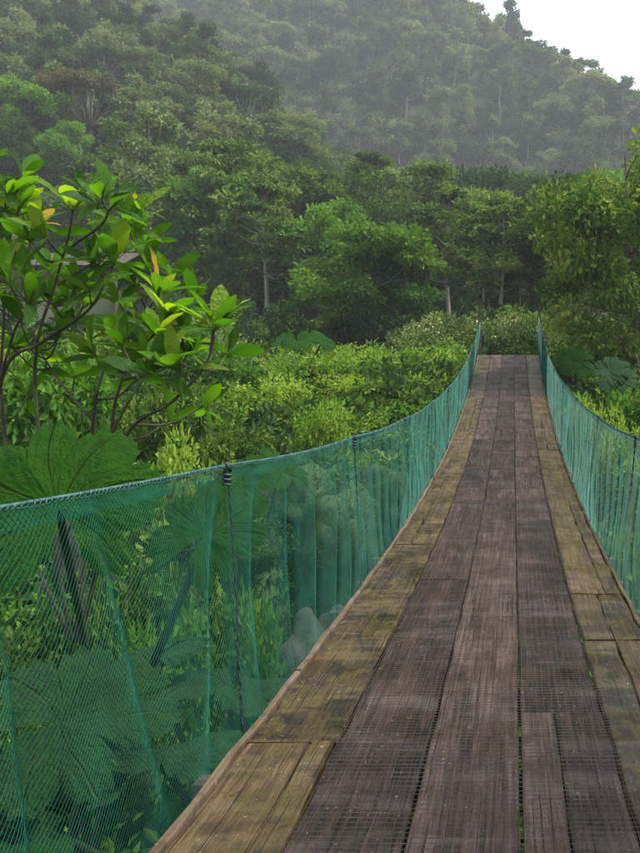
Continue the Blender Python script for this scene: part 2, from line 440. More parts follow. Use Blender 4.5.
Y0, Y1 = -2.2, 20.4
lanes = {0: [-2.2, .35, 2.62, 5.9, 9.0, 12.3, 15.4, 17.4, 19.0, Y1],
         1: [-2.2, 1.2, 4.9, 8.4, 11.6, 14.2, 16.4, 18.4, Y1],
         2: [-2.2, 1.75, 5.9, 9.4, 12.4, 15.0, 17.0, 18.8, Y1],
         3: [-2.2, 2.9, 6.8, 10.3, 13.3, 15.6, 17.8, 19.2, Y1],
         4: [-2.2, .9, 3.72, 4.55, 7.6, 10.7, 13.2, 16.4, 18.2, Y1]}
splits = {(3, 0): .42, (4, 1): .5, (4, 2): .5, (0, 1): .72, (4, 3): .68, (0, 3): .4, (0, 5): .6, (4, 5): .5, (0, 0): .35}
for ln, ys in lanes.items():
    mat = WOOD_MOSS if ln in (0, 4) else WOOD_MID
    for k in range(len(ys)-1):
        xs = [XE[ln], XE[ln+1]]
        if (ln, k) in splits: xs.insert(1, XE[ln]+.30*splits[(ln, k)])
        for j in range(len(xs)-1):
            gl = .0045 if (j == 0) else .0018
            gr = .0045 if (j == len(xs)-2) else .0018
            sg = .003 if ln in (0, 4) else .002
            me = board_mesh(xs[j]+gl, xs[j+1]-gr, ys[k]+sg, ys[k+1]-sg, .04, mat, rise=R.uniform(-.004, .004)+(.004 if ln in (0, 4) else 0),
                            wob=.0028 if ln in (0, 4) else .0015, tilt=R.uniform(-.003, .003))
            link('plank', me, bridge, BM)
# raised battens on both edges
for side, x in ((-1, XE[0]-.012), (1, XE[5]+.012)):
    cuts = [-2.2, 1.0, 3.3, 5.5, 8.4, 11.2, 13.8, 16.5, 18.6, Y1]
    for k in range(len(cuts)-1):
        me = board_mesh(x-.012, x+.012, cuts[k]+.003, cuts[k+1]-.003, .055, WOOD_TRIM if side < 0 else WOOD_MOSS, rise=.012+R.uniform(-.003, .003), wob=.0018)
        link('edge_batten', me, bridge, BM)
# nail heads over every second beam
q = Q()
for k in range(60):
    y = -.72+k*.64
    if y > 14: break
    for ln in range(5):
        for fx in (.14, .84):
            x = XE[ln]+.3*fx+R.uniform(-.02, .02); yy_ = y+R.uniform(-.02, .02); a = np.arange(6)*PI/3; z = float(zdeck(yy_))+.0085
            ring = np.stack([x+.0045*np.cos(a), yy_+.0045*np.sin(a), np.full(6, z)], -1)
            q.add(ring, [[0, 1, 2, 3], [0, 3, 4, 5]])
link('nails', q.mesh('nails', WIRE), bridge, BM, 'stuff')
# cross beams sticking out under the deck
for k in range(36):
    y = -2.0+k*.64
    if y > 20.2: break
    q = Q(); ex = R.uniform(.03, .13); ey = R.uniform(.03, .13); zz = float(zdeck(y))-.075
    q.box((( -.877-ex+.623+ey)/2, y, zz), (1.5+ex+ey, .07, .055))
    link('cross_beam', q.mesh('cross_beam', WOOD_DARK), bridge, BM)
for x in (-.70, -.10, .46):
    ys = np.linspace(-3, 20.5, 60)
    q = Q(); q.tube(np.stack([np.full(60, x), ys, zdeck(ys)-.118], -1), .012, 6)
    link('deck_cable', q.mesh('deck_cable', STEEL, True), bridge, BM)
# wire mesh stapled over the three middle lanes
q = Q(); cell = .0262
def wz(x, y):
    return zdeck(y)+.0095+.0035*np.sin(np.asarray(y)*2*PI/.62+.5)+.0025*fbm(np.asarray(x)*6, np.asarray(y)*3, 2, 4)
xa, xb = XE[1]+.006, XE[4]+.02
for (ya, yb, dz, sk) in ((-1.0, 2.52, 0, .0), (2.45, 7.6, .0015, .006), (7.5, 13.0, 0, -.004), (12.9, Y1, .0015, .003)):
    far = ya > 6
    for k in range(int((xb-xa)/cell)+1):
        x = xa+k*cell+R.gauss(0, .0012)
        ys = np.arange(ya, yb, .10 if not far else .3)
        xx = x+sk*(ys-ya)*.3+.0016*np.sin(ys*3+k*.4)+rng.normal(0, .0009, len(ys))
        q.tube(np.stack([xx, ys, wz(xx, ys)+dz+.0008], -1), .0012 if not far else .0015, 3)
    for y in np.arange(ya, yb, cell if not far else cell*2):
        xs = np.linspace(xa, xb, 14 if not far else 7)
        yy = y+.002*np.sin(xs*5+y*2)+rng.normal(0, .0011, len(xs))
        q.tube(np.stack([xs, yy, wz(xs, yy)+dz], -1), .0012 if not far else .0016, 3)
o = link('wire_mesh', q.mesh('wire_mesh', WIRE), bridge, BM, 'stuff')

# hand ropes
def rope_pt(side, y):
    y = np.asarray(y, float)
    if side < 0:
        x = np.interp(y, [-3, 3, 8, 12, 20.6], [-1.02, -.99, -.945, -.90, -.845])
        h = np.interp(y, [-3, 1.5, 2.8, 5, 8.2, 11.4, 14.7, 18, 20.6], [.95, .93, .905, .88, .83, .80, .77, .76, .84])
    else:
        x = np.interp(y, [-3, 5, 7, 9, 13, 16, 20.6], [.78, .75, .75, .73, .69, .67, .66])
        h = np.interp(y, [-3, 4.7, 7, 9.3, 13, 16.3, 19, 20.6], [.92, .88, .865, .87, .86, .88, .93, 1.0])
    z = zdeck(y)+h-.012*np.abs(np.sin((y-2.77)*PI/2.12))
    return x, z
posts_y = [2.77+2.12*k for k in range(-2, 9)]
for side in (-1, 1):
    ys = np.linspace(-2.5, 20.6, 160); x, z = rope_pt(side, ys)
    q = Q(); q.tube(np.stack([x, ys, z], -1), .0040, 6)
    rp = link('hand_rope', q.mesh('hand_rope', ROPE, True), bridge, BM)
    # lacing that binds the net to the rope
    q = Q(); t = np.arange(.6 if side < 0 else 3.0, 13.0, .0032); ph = t*2*PI/.021+.9*np.sin(t*9)+.6*np.sin(t*23)
    x, z = rope_pt(side, t); r = .0058+.002*np.sin(t*31)
    q.tube(np.stack([x+r*np.cos(ph), t, z-.003+(r+.001)*np.sin(ph)], -1), .0014, 3)
    link('lacing', q.mesh('lacing', ROPE), rp, None, 'stuff')
    # hanging cords between rope and deck
    for y in posts_y:
        if y > 20.3: continue
        x, z = rope_pt(side, y); x = float(x); z = float(z)
        xb_, zb_ = (XE[0]-.05 if side < 0 else XE[5]+.05), float(zdeck(y))-.06
        n = 60; t = np.linspace(0, 1, n)
        P = np.stack([x+(xb_-x)*t, y+.012*np.sin(t*5), z+(zb_-z)*t], -1)
        q = Q()
        for ph0 in (0, PI):
            a = t*60+ph0
            q.tube(P+np.stack([.0024*np.cos(a), .0024*np.sin(a), 0*a], -1), .0026, 5)
        # knot at the rope
        a = np.linspace(0, 2*PI*5, 60)
        q.tube(np.stack([x+.010*np.cos(a), y-.02+.04*np.linspace(0, 1, 60), z+.010*np.sin(a)-.004], -1), .0032, 5)
        a = np.linspace(0, 2*PI*3, 40)
        q.tube(np.stack([x+.013*np.cos(a), y+.013*np.sin(a), z-.02-.05*np.linspace(0, 1, 40)], -1), .005, 5)
        link('hanging_cord', q.mesh('hanging_cord', CORD), bridge, BM)

# netting: every thread is a small prism running diagonally
def net(side, s0, s1, d, nseg, rad, folds, v0=-.03, v1=1.0, out=0.0):
    A = []
    H = .92
    ks = np.arange(s0-H, s1+H, d)
    for fam in (-1, 1):
        v = np.linspace(v0, v1, nseg+1)
        s = ks[:, None]+fam*(v[None, :]-.5)*H
        vv = np.broadcast_to(v[None, :], s.shape)
        A.append((s, vv, fam))
    q = Q()
    for s, v, fam in A:
        y = s.copy()
        edge = XE[0]-.055 if side < 0 else XE[5]+.055
        amp = np.clip(np.sin(PI*np.clip(v, 0, 1)), 0, 1)**.55
        xo = np.zeros_like(s)
        for (si, w, k, lean) in folds:
            u = (s-si-lean*(v-.5))/w
            e = np.exp(-u*u)
            y = y-amp*k*w*u*e
            xo = xo+amp*w*.55*e*(1 if k > 1 else .6)
        xo = xo+.022*np.sin(s*2.3+v*2)*amp+.012*fbm(s*3, v*3, 2, 8)*amp+out
        rx, rz = rope_pt(side, y)
        zb = zdeck(y)-.05
        x = edge+(rx-edge)*v+side*xo
        z = zb+(rz-zb)*v
        # irregular weave
        y = y+rng.normal(0, .0006, y.shape)
        P = np.stack([x, y, z], -1)               # (threads, nseg+1, 3)
        keep = (s.mean(1) > s0) & (s.mean(1) < s1)
        P = P[keep]
        P[..., 1] = np.clip(P[..., 1], -2.4, 20.6)
        T = np.gradient(P, axis=1); T /= np.linalg.norm(T, axis=2, keepdims=True)+1e-9
        ref = np.array([1.0, 0, 0])
        Aa = np.cross(T, ref); Aa /= np.linalg.norm(Aa, axis=2, keepdims=True)+1e-9
        B = np.cross(T, Aa)
        ang = np.arange(3)*2*PI/3+.3
        V = P[:, :, None]+rad*(Aa[:, :, None]*np.cos(ang)[:, None]+B[:, :, None]*np.sin(ang)[:, None])
        nt, ns = P.shape[:2]
        base = (np.arange(nt)[:, None, None]*ns+np.arange(ns-1)[None, :, None])*3
        j = np.arange(3)[None, None]; j2 = (j+1) % 3
        F = np.stack([base+j, base+j2, base+3+j2, base+3+j], -1).reshape(-1, 4)
        q.add(V.reshape(-1, 3), F)
    return q
fr = random.Random(3)
foldsL = []; s = 1.55
while s < 20:
    near = s < 3.4
    foldsL.append((s, fr.uniform(.05, .09) if near else fr.uniform(.022, .045), fr.uniform(.6, 1.2) if near else fr.uniform(1.5, 3.0), fr.uniform(-.10, .10) if not near else fr.uniform(-.3, .3)))
    s += fr.uniform(.35, .6) if near else fr.uniform(.22, .50)
foldsR = []; s = 2.6
while s < 20:
    foldsR.append((s, fr.uniform(.02, .04), fr.uniform(1.5, 3.0), fr.uniform(-.08, .08))); s += fr.uniform(.16, .42)
for side, f, a in ((-1, foldsL, 0.75), (1, foldsR, 2.9)):
    q1 = net(side, a, 7.0, .0165, 40, .00046, f)
    o = link('netting', q1.mesh('netting', NET), bridge, BM, 'stuff')
    q2 = net(side, 7.0, 20.6, .021, 26, .00105, f)
    o = link('netting', q2.mesh('netting', NET), bridge, BM, 'stuff')
    q3 = net(side, a+.1, 12, .0165, 4, .0007, f, .945, 1.0, .004)
    o = link('net_hem', q3.mesh('net_hem', NET), bridge, BM, 'stuff')

# posts that carry the ropes at the far bank
for side in (-1, 1):
    x, z = rope_pt(side, 20.6); x = float(x)+side*.02
    q = Q(); zb = tz(x, 20.65)-.3
    q.box((x, 20.68, (zb+2.5)/2), (.075, .075, 2.5-zb)); q.box((x, 20.68, 2.515), (.10, .10, .03))
    q.tube([(x, 20.74, 2.42), (x*1.05, 24, 1.0)], .012, 6)
    link('end_post', q.mesh('end_post', WOOD_DARK), bridge, BM)

# ------------------------------------------------------------------ foliage builders
def unit(v): return v/(np.linalg.norm(v, axis=-1, keepdims=True)+1e-9)
def leaves(P, D, N, L, W, tone):
    """diamond leaves: base P, direction D, normal N"""
    D = unit(D); Sd = unit(np.cross(N, D)); N = unit(np.cross(D, Sd))
    L = L[:, None]; W = W[:, None]
    V = np.stack([P, P+D*L*.5+Sd*W*.5+N*W*.14, P+D*L-N*L*.12, P+D*L*.5-Sd*W*.5+N*W*.14], 1).reshape(-1, 3)
    n = len(P); F = np.arange(n*4).reshape(n, 4)
    return V, F, tone

def crown(r, centers, radii, nl, L, asp=.45, flat=.6, up=.6, tvar=.32):
    """leaves gathered in clusters"""
    C = np.asarray(centers, float); K = len(C); rad = np.asarray(radii, float)
    w = rad**2/np.sum(rad**2); idx = r.choice(K, nl, p=w)
    d = unit(r.normal(size=(nl, 3))); rr = r.random(nl)**.45
    off = d*rr[:, None]*rad[idx][:, None]; off[:, 2] *= flat
    P = C[idx]+off
    Dv = unit(off*1.0)*.8+r.normal(size=(nl, 3))*.5; Dv[:, 2] -= .15
    N = r.normal(size=(nl, 3))*.6+np.array([0, 0, up])
    N = N+unit(off)*.5
    ct = r.normal(.5, tvar*.6, K)
    tone = np.clip(ct[idx]+r.normal(0, tvar*.55, nl), 0.02, .98)
    Ls = L*r.uniform(.65, 1.35, nl)
    return leaves(P, Dv, N, Ls, Ls*asp, tone)

def tree_mesh(seed, h, rx, style, ncl, nl, L, lmat, bmat, trunk_r=.12, asp=.5, crown_base=.3, name='tree'):
    r = np.random.default_rng(seed)
    q = Q(); C = []; rad = []
    lean = r.normal(0, .03, 2)*h
    def axis(t): return np.array([lean[0]*t+.02*h*math.sin(t*5+seed), lean[1]*t+.02*h*math.cos(t*4+seed), h*t*.93])
    tr = [axis(t) for t in np.linspace(-.04, 1, 12)]
    q.tube(tr, np.linspace(trunk_r*1.15, trunk_r*.18, 12), 7)
    for k in range(ncl):
        if style == 'layered':
            tiers = max(4, int(h/1.25)); tt = (k % tiers+.5+r.normal(0, .12))/tiers
            t = crown_base+(1-crown_base)*tt
            w = rx*(math.sin(PI*min(1, (tt*.80+.2)))**.6)*(.85+.3*r.random())
            a = r.uniform(0, 2*PI); rr = w*math.sqrt(r.uniform(.02, 1))
            c = axis(t)+np.array([rr*math.cos(a), rr*math.sin(a), .10*rr]); rc = rx*r.uniform(.20, .34)
        elif style == 'vase':
            a = r.uniform(0, 2*PI); rr = rx*math.sqrt(r.random()); t = .72+.25*(1-(rr/rx)**2)
            c = axis(1)*np.array([1, 1, t/1.0])+np.array([rr*math.cos(a), rr*math.sin(a), 0]); rc = rx*r.uniform(.16, .28)
        elif style == 'column':
            tt = r.random(); t = crown_base+(1-crown_base)*tt; a = r.uniform(0, 2*PI)
            rr = rx*(1-tt*.6)*math.sqrt(r.random()); c = axis(t)+np.array([rr*math.cos(a), rr*math.sin(a), 0]); rc = rx*r.uniform(.25, .45)
        else:
            d = r.normal(size=3); d /= np.linalg.norm(d); rr = r.uniform(.45, 1.0)
            if style == 'bush': d[2] = abs(d[2])
            if name == 'hedge': rr = r.uniform(.86, 1.0)
            czc = h*(crown_base+1)/2; rz = h*(1-crown_base)/2
            c = np.array([lean[0]*.7+d[0]*rx*rr, lean[1]*.7+d[1]*rx*rr, czc+d[2]*rz*rr*.9])
            rc = rx*r.uniform(.15, .29)
            if style == 'bush': c[2] = max(.1*h, d[2]*h*rr*.85)
        C.append(c); rad.append(rc)
        if k < 44:
            t0 = max(crown_base*.7, min(.92, (c[2]-.22*np.hypot(c[0], c[1]))/h)); p0 = axis(t0)
            if style == 'vase': p0 = axis(.35)
            mid = (p0+c)/2+np.array([0, 0, -.06*h if style != 'layered' else -.02*h])*r.random()+r.normal(0, .02*h, 3)
            pr = trunk_r*(.42 if h > 3 else .5)*(1-.5*t0)
            q.tube(spline([p0, mid, c], 3), np.linspace(pr, pr*.2, 7), 5)
    flat = {'layered': .28, 'vase': .5, 'open': .42}.get(style, .75)
    V, F, t = crown(r, C, rad, nl, L, asp, flat, .9 if style == 'layered' else .5)
    V[:, 2] = np.maximum(V[:, 2], .02 if style == 'bush' else -9)
    return q.mesh(name+'_trunk', bmat, True), mesh_np(name+'_crown', V, F, lmat, t)

def proto(name, loc, meshes, label, cat, group=None, rz=0, sc=(1, 1, 1), tn='trunk', cn='crown'):
    o = empty(name, loc, label, cat, group); o.rotation_euler = (0, 0, rz); o.scale = sc
    link(tn, meshes[0], o); link(cn, meshes[1], o)
    return o
def ground_at(px, D, dz=0.0):
    x = (px-CX)*D/FPX; return (x, D, tz(x, D)-dz)

# ------------------------------------------------------------------ mid-distance forest
LIB = {
 'layer1': tree_mesh(1, 11, 2.9, 'layered', 62, 9500, .26, L_LAYER, BARK, .16, .5, .22),
 'layer2': tree_mesh(2, 12, 2.6, 'layered', 66, 9500, .25, L_LAYER, BARK, .15, .5, .3),
 'layer3': tree_mesh(3, 10, 3.2, 'layered', 58, 9500, .26, L_MID, BARK, .15, .5, .25),
 'round1': tree_mesh(4, 10, 3.0, 'round', 46, 9500, .25, L_MID, BARK, .16, .5, .35),
 'round2': tree_mesh(5, 9, 2.6, 'round', 40, 8500, .24, L_DARK, BARK, .15, .5, .38),
 'pale':   tree_mesh(6, 11, 2.6, 'round', 36, 7000, .30, L_PALE, BARK_PALE, .14, .55, .25),
 'col':    tree_mesh(7, 11, 1.7, 'column', 40, 7000, .24, L_MID, BARK_PALE, .12, .5, .25),
 'bare':   tree_mesh(10, 11, 2.2, 'layered', 40, 5500, .26, L_LAYER, BARK_PALE, .17, .5, .5),
 'vase':   tree_mesh(8, 6.5, 3.3, 'vase', 40, 6500, .26, L_BROWNISH, BARK_PALE, .22, .5, .3),
 'bright': tree_mesh(9, 8, 2.4, 'round', 36, 8000, .23, L_BRIGHT, BARK, .12, .5, .3),
}
HL = {'layer1': 11, 'layer2': 12, 'layer3': 10, 'round1': 10, 'round2': 9, 'pale': 11, 'col': 11, 'vase': 6.5, 'bright': 8, 'bare': 11}
def put_tree(kind, px, top, D, label, group=None, rz=None, wide=1.0, name=None):
    x, y, z = ground_at(px, D, .15)
    ht = (CY-top)*D/FPX-z; s = ht/HL[kind]
    nm = name or {'layer1': 'tiered_tree', 'layer2': 'tiered_tree', 'layer3': 'tiered_tree', 'col': 'slender_tree', 'vase': 'vase_shaped_tree'}.get(kind, 'broadleaf_tree')
    return proto(nm, (x, y, z), LIB[kind], label, 'tree', group, R.uniform(0, 6) if rz is None else rz, (s*wide, s*wide, s))

put_tree('layer1', 236, 122, 41, 'tallest tiered tree, with flat dark shelves of leaves, behind the pale cream plant')
put_tree('layer2', 196, 150, 45, 'tiered tree with feathery shelves, left neighbour of the tallest shelved tree')
put_tree('pale', 153, 95, 50, 'pale silvery green tree standing out of the forest above the big-leaved shrub', wide=.9)
put_tree('vase', 92, 72, 66, 'vase shaped tree with a flat bronze top on the left slope', wide=1.0)
put_tree('bright', 340, 192, 37, 'bright green broadleaf tree rising just behind the round-crowned meadow tree', wide=1.0)
put_tree('layer3', 290, 150, 44, 'dark shelved tree between the tallest tiered tree and the bright broadleaf one')
put_tree('layer1', 428, 150, 47, 'tiered tree with horizontal boughs above the round-crowned meadow tree')
put_tree('col', 500, 190, 34, 'slender pale-trunked tree draped in creeper behind the far end of the bridge')
put_tree('round2', 532, 196, 33, 'dark dense tree with a bare lower trunk right behind the bridge end')
put_tree('col', 468, 205, 38, 'thin upright tree left of the creeper-draped slender one')
put_tree('round1', 572, 172, 30, 'mid green tree between the dark dense tree and the right bank tree')
put_tree('layer2', 375, 140, 52, 'feathery tiered tree standing above the forest edge in the middle')
put_tree('bright', 30, 78, 62, 'bright green tree crown at the left edge on the slope', wide=1.2)
for px, top, D, lab in ((505, 186, 30, 'tall tree with a bare pale trunk behind the gap between the bridge posts'), (482, 196, 33, 'bare-trunked tree just left of the far bridge posts'),
                        (547, 190, 31, 'bare-trunked tree right above the right bridge post'), (446, 178, 36, 'bare-trunked tree right of the meadow tree crown'),
                        (262, 170, 37, 'bare-trunked tree right of the tallest tiered tree'),
):
    put_tree('bare', px, top, D, lab, name='bare_trunked_tree')
LANDS = [(0, 'left photo edge'), (45, "shrub's top whorl"), (92, 'bronze vase tree'), (125, "hut's right end"), (153, 'pale silvery tree'), (196, 'feathery shelved tree'),
         (236, 'tallest tiered tree'), (270, 'cream flowered plant'), (303, 'back leaf plant'), (340, 'bright broadleaf tree'), (385, 'round-crowned meadow tree'), (428, 'tall tiered tree right of it'),
         (468, 'thin upright tree'), (500, 'creeper-draped tree'), (532, 'dark dense tree'), (572, 'mid green tree'), (620, 'right bank tree')]
def land(px): return min(LANDS, key=lambda l: abs(l[0]-px))[1].replace('tall tiered tree right of it', 'left bridge post')
seen_k = {}
fr = random.Random(21)
for D, step, n0, n1 in ((44, 46, 120, 640), (50, 44, 60, 660), (57, 42, -40, 680), (65, 40, -60, 700)):
    px = n0+fr.uniform(0, 20)
    while px < n1:
        DD = D+fr.uniform(-2.5, 2.5)
        base = np.interp(px, [-60, 0, 100, 200, 300, 400, 480, 560, 640, 700], [95, 100, 120, 135, 146, 160, 158, 172, 170, 170])
        top = base+(65-D)*1.0+fr.uniform(-8, 22)
        k = fr.choice(['layer1', 'layer2', 'layer3', 'layer3', 'round1', 'round1', 'round2', 'col', 'pale', 'bright', 'layer1'])
        lab, gp = {'layer': ('shelved tree inside the forest wall', 'tiered trees of the forest wall'),
                   'round': ('mid green broadleaf tree inside the forest wall', 'broadleaf trees of the forest wall'),
                   'col': ('slender pale-trunked tree inside the forest wall', 'slender trees of the forest wall'),
                   'pale': ('pale silvery tree inside the forest wall', 'pale trees of the forest wall'),
                   'bright': ('fresh green tree inside the forest wall', 'fresh green trees of the forest wall')}[k.rstrip('123')]
        if abs(px-92) < 50: top = max(top, 120)
        order = ('front', 'second', 'third', 'hindmost')[(44, 50, 57, 65).index(D)]; kk = (gp, D)
        seen_k[kk] = seen_k.get(kk, 0)+1
        lab = lab.replace('inside the forest wall', 'in the '+order+' forest row, in line with the '+land(px))
        put_tree(k, px, top, DD, lab, gp, wide=fr.uniform(.9, 1.25))
        px += step*fr.uniform(.7, 1.3)
# low growth filling the forest floor, seen as things: understorey bushes
BUSH = {
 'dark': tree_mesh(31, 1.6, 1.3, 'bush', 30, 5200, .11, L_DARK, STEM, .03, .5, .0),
 'mid': tree_mesh(32, 1.5, 1.2, 'bush', 30, 5200, .10, L_MID, STEM, .03, .5, .0),
 'bright': tree_mesh(33, 1.3, 1.1, 'bush', 26, 4200, .10, L_BRIGHT, STEM, .03, .5, .0),
 'lime': tree_mesh(34, 1.2, 1.0, 'bush', 26, 3600, .10, L_LIME, STEM, .02, .42, .0),
 'cream': tree_mesh(35, 1.5, 1.1, 'bush', 26, 3000, .10, L_CREAM, STEM, .02, .35, .0),
 'hedge': tree_mesh(36, 1.7, 1.5, 'bush', 110, 17000, .085, L_HEDGE, BARK, .03, .5, .0, 'hedge'),
}
def put_bush(kind, px, py_top, D, w, label, cat='bush', group=None, name='bush', x=None):
    xx = (px-CX)*D/FPX if x is None else x
    z = tz(xx, D)-.08
    ht = max(.35, (CY-py_top)*D/FPX-z)*1.12
    hs = {'dark': 1.6, 'mid': 1.5, 'bright': 1.3, 'lime': 1.2, 'cream': 1.5, 'hedge': 1.7}[kind]
    ws = {'dark': 1.3, 'mid': 1.2, 'bright': 1.1, 'lime': 1.0, 'cream': 1.1, 'hedge': 1.5}[kind]
    return proto(name, (xx, D, z), BUSH[kind], label, cat, group, R.uniform(0, 6), (w/ws, w/ws, ht/hs*.95), 'stem', 'foliage')
put_bush('hedge', 514, 312, 22.6, 1.35, 'dome shaped pale-tipped bush filling the gap between the two bridge posts')
put_bush('hedge', 452, 311, 23.5, 1.75, 'largest rounded pale-tipped bush, left of the left bridge post')
put_bush('hedge', 415, 322, 25.0, 1.2, 'rounded pale-tipped bush beside the foot of the meadow tree')
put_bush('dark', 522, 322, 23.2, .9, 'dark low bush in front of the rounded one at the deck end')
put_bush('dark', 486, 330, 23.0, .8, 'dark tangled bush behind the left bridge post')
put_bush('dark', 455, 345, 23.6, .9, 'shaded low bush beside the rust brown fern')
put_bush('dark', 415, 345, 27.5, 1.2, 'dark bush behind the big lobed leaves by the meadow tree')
put_bush('mid', 560, 322, 23.0, 1.1, 'mid green bush right of the far right bridge post')
put_bush('mid', 600, 330, 20.0, 1.2, 'mid green bush under the right bank tree')
put_bush('dark', 632, 338, 18.5, 1.3, 'dark bush at the foot of the right bank tree')
put_bush('lime', 592, 388, 13.5, .65, 'lime green bush just over the right hand rope, nearest the bridge end')
put_bush('lime', 617, 396, 11.5, .6, 'lime green bush over the right hand rope at the photo edge')
put_bush('bright', 640, 384, 13, .9, 'fresh green bush behind the lime ones on the right bank')
put_bush('mid', 628, 470, 8.0, .55, 'leafy bush low on the right bank, seen through the netting')
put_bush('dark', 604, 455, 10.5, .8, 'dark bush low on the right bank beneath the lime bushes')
put_bush('bright', 640, 520, 7.0, .55, 'fresh green bush lowest on the right bank, seen through the netting')
put_bush('cream', 222, 284, 19, 1.15, 'pale cream flowered plant on the meadow edge behind the shrub', 'plant')
put_bush('cream', 172, 286, 18, .9, 'pale cream flowered plant half hidden by the shrub leaves', 'plant')
put_bush('lime', 300, 356, 19, 1.3, 'lime green herb clump in the middle of the meadow top')
put_bush('lime', 345, 352, 20, 1.2, 'lime green herb clump left of the meadow tree')
put_bush('lime', 265, 368, 15, 1.0, 'lime green herb clump right of the cream flowered plant')
put_bush('bright', 240, 360, 15.5, .8, 'fresh green bush at the right tip of the big-leaved shrub')
put_bush('lime', 370, 372, 16, .9, 'lime green herb clump below the trunk of the meadow tree')
put_bush('mid', 225, 405, 11.5, .8, 'mid green bush behind the rope on the near side of the meadow')
put_bush('lime', 190, 415, 9.5, .6, 'lime green bush just above the left hand rope beside the shrub')
put_bush('lime', 330, 392, 12.5, .7, 'lime green herb clump on the near meadow slope')
put_bush('mid', 150, 360, 12, 1.1, 'leafy bush behind the stems of the big-leaved shrub')
put_bush('bright', 60, 345, 11, 1.3, 'fresh green bush behind the lower left stems of the shrub')
put_bush('lime', 20, 330, 13, 1.3, 'lime green bush at the left edge behind the shrub')
put_bush('mid', 110, 318, 17, 1.6, 'mid green bush in front of the hut')
put_bush('dark', 10, 290, 20, 2.0, 'dark bush at the left edge beyond the shrub')
put_bush('bright', 200, 340, 16, 1.0, 'fresh green bush below the cream flowered plant')
put_bush('mid', 130, 520, 5.6, .6, 'leafy bush seen through the net under the shrub stems')
put_bush('bright', 175, 600, 5.2, .55, 'small leaved bush seen through the net left of the hanging cord')
put_bush('bright', 262, 590, 5.6, .45, 'small leaved bush seen through the net right of the hanging cord')
put_bush('mid', 40, 560, 5.4, .6, 'leafy bush behind the thick leaf stalk at the left')
put_bush('mid', 100, 640, 4.6, .5, 'small bush below the diagonal leaf stalk')
put_bush('dark', 250, 500, 8.6, .9, 'dark bush beside the mossy boulders')
put_bush('bright', 200, 560, 6.4, .6, 'fresh green bush behind the small leaved ones')

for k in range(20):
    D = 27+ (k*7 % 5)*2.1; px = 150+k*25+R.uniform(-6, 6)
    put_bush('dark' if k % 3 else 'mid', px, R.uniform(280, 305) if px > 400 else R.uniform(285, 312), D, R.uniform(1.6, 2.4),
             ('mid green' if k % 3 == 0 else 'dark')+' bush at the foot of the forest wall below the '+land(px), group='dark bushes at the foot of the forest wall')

# hero trees
ml = tree_mesh(54, 5.6, 2.6, 'open', 54, 17000, .17, L_FRESH, BARK, .13, .5, .26)
x, y, z = ground_at(376, 28, .1)
mt = proto('broadleaf_tree', (x, y, z), ml, 'round-crowned bright green tree with dark trunk at the back of the meadow', 'tree', None, .6, (1.12, 1.12, ((CY-215)*28/FPX-z)/5.6))
mr = tree_mesh(52, 6.0, 2.3, 'round', 52, 15500, .15, L_OLIVE, BARK, .085, .55, .12)
x, y = 2.6, 17.5
proto('broadleaf_tree', (x, y, tz(x, y)-.1), mr, 'large broadleaf tree with dark forked trunk overhanging the right bank', 'tree', None, 1.1, (.88, .88, 1.0))
mr2 = tree_mesh(53, 6.4, 1.9, 'round', 34, 9000, .16, L_PALE, BARK, .10, .5, .35)
x, y = 4.0, 20.5
proto('broadleaf_tree', (x, y, tz(x, y)-.1), mr2, 'pale-leaved tree at the right edge behind the overhanging tree', 'tree', None, 0.3, (1, 1, 1.0))

# unseen trees added to shade the near deck, beside and behind the camera
mn = tree_mesh(57, 8.5, 3.0, 'round', 46, 12000, .20, L_OLIVE, BARK, .16, .55, .40)
for (x, y, sx, lab) in ((5.4, 1.6, 1.0, 'unseen broadleaf tree added to shade the deck from the right'), (5.6, -4.2, 1.1, 'unseen broadleaf tree added for shade behind the right end of the bridge'),
                        (-5.8, -5.5, 1.1, 'unseen broadleaf tree added behind the left end of the bridge')):
    proto('broadleaf_tree', (x, y, tz(x, y)-.1), mn, lab, 'tree', None, x, (sx, sx, sx))

# ------------------------------------------------------------------ trees on the two misty slopes
FAR = [tree_mesh(61, 10, 4.0, 'round', 24, 2300, .62, L_HILL, BARK_PALE, .22, .55, .35),
       tree_mesh(62, 12, 3.4, 'round', 22, 2100, .58, L_HILL, BARK_PALE, .2, .55, .42),
       tree_mesh(63, 9, 4.4, 'vase', 24, 2000, .6, L_HILL, BARK_PALE, .24, .55, .35),
       tree_mesh(64, 11, 3.2, 'layered', 30, 2300, .55, L_HILL, BARK_PALE, .2, .5, .25),
       tree_mesh(65, 13, 2.6, 'column', 22, 1900, .55, L_HILL, BARK_PALE, .18, .5, .35)]
NEARH = [tree_mesh(161, 7, 2.9, 'round', 30, 3800, .32, L_HILL, BARK_PALE, .14, .5, .3),
         tree_mesh(162, 8, 2.4, 'round', 28, 3600, .30, L_HILL, BARK_PALE, .12, .5, .35),
         tree_mesh(163, 6, 3.0, 'vase', 30, 3400, .30, L_HILL, BARK_PALE, .14, .5, .35),
         tree_mesh(164, 7, 2.3, 'layered', 34, 3600, .30, L_HILL, BARK_PALE, .12, .5, .2),
         tree_mesh(165, 8.5, 1.8, 'column', 26, 3300, .30, L_HILL, BARK_PALE, .11, .5, .3)]
cand = []
fr = random.Random(77)
yy = 56.0
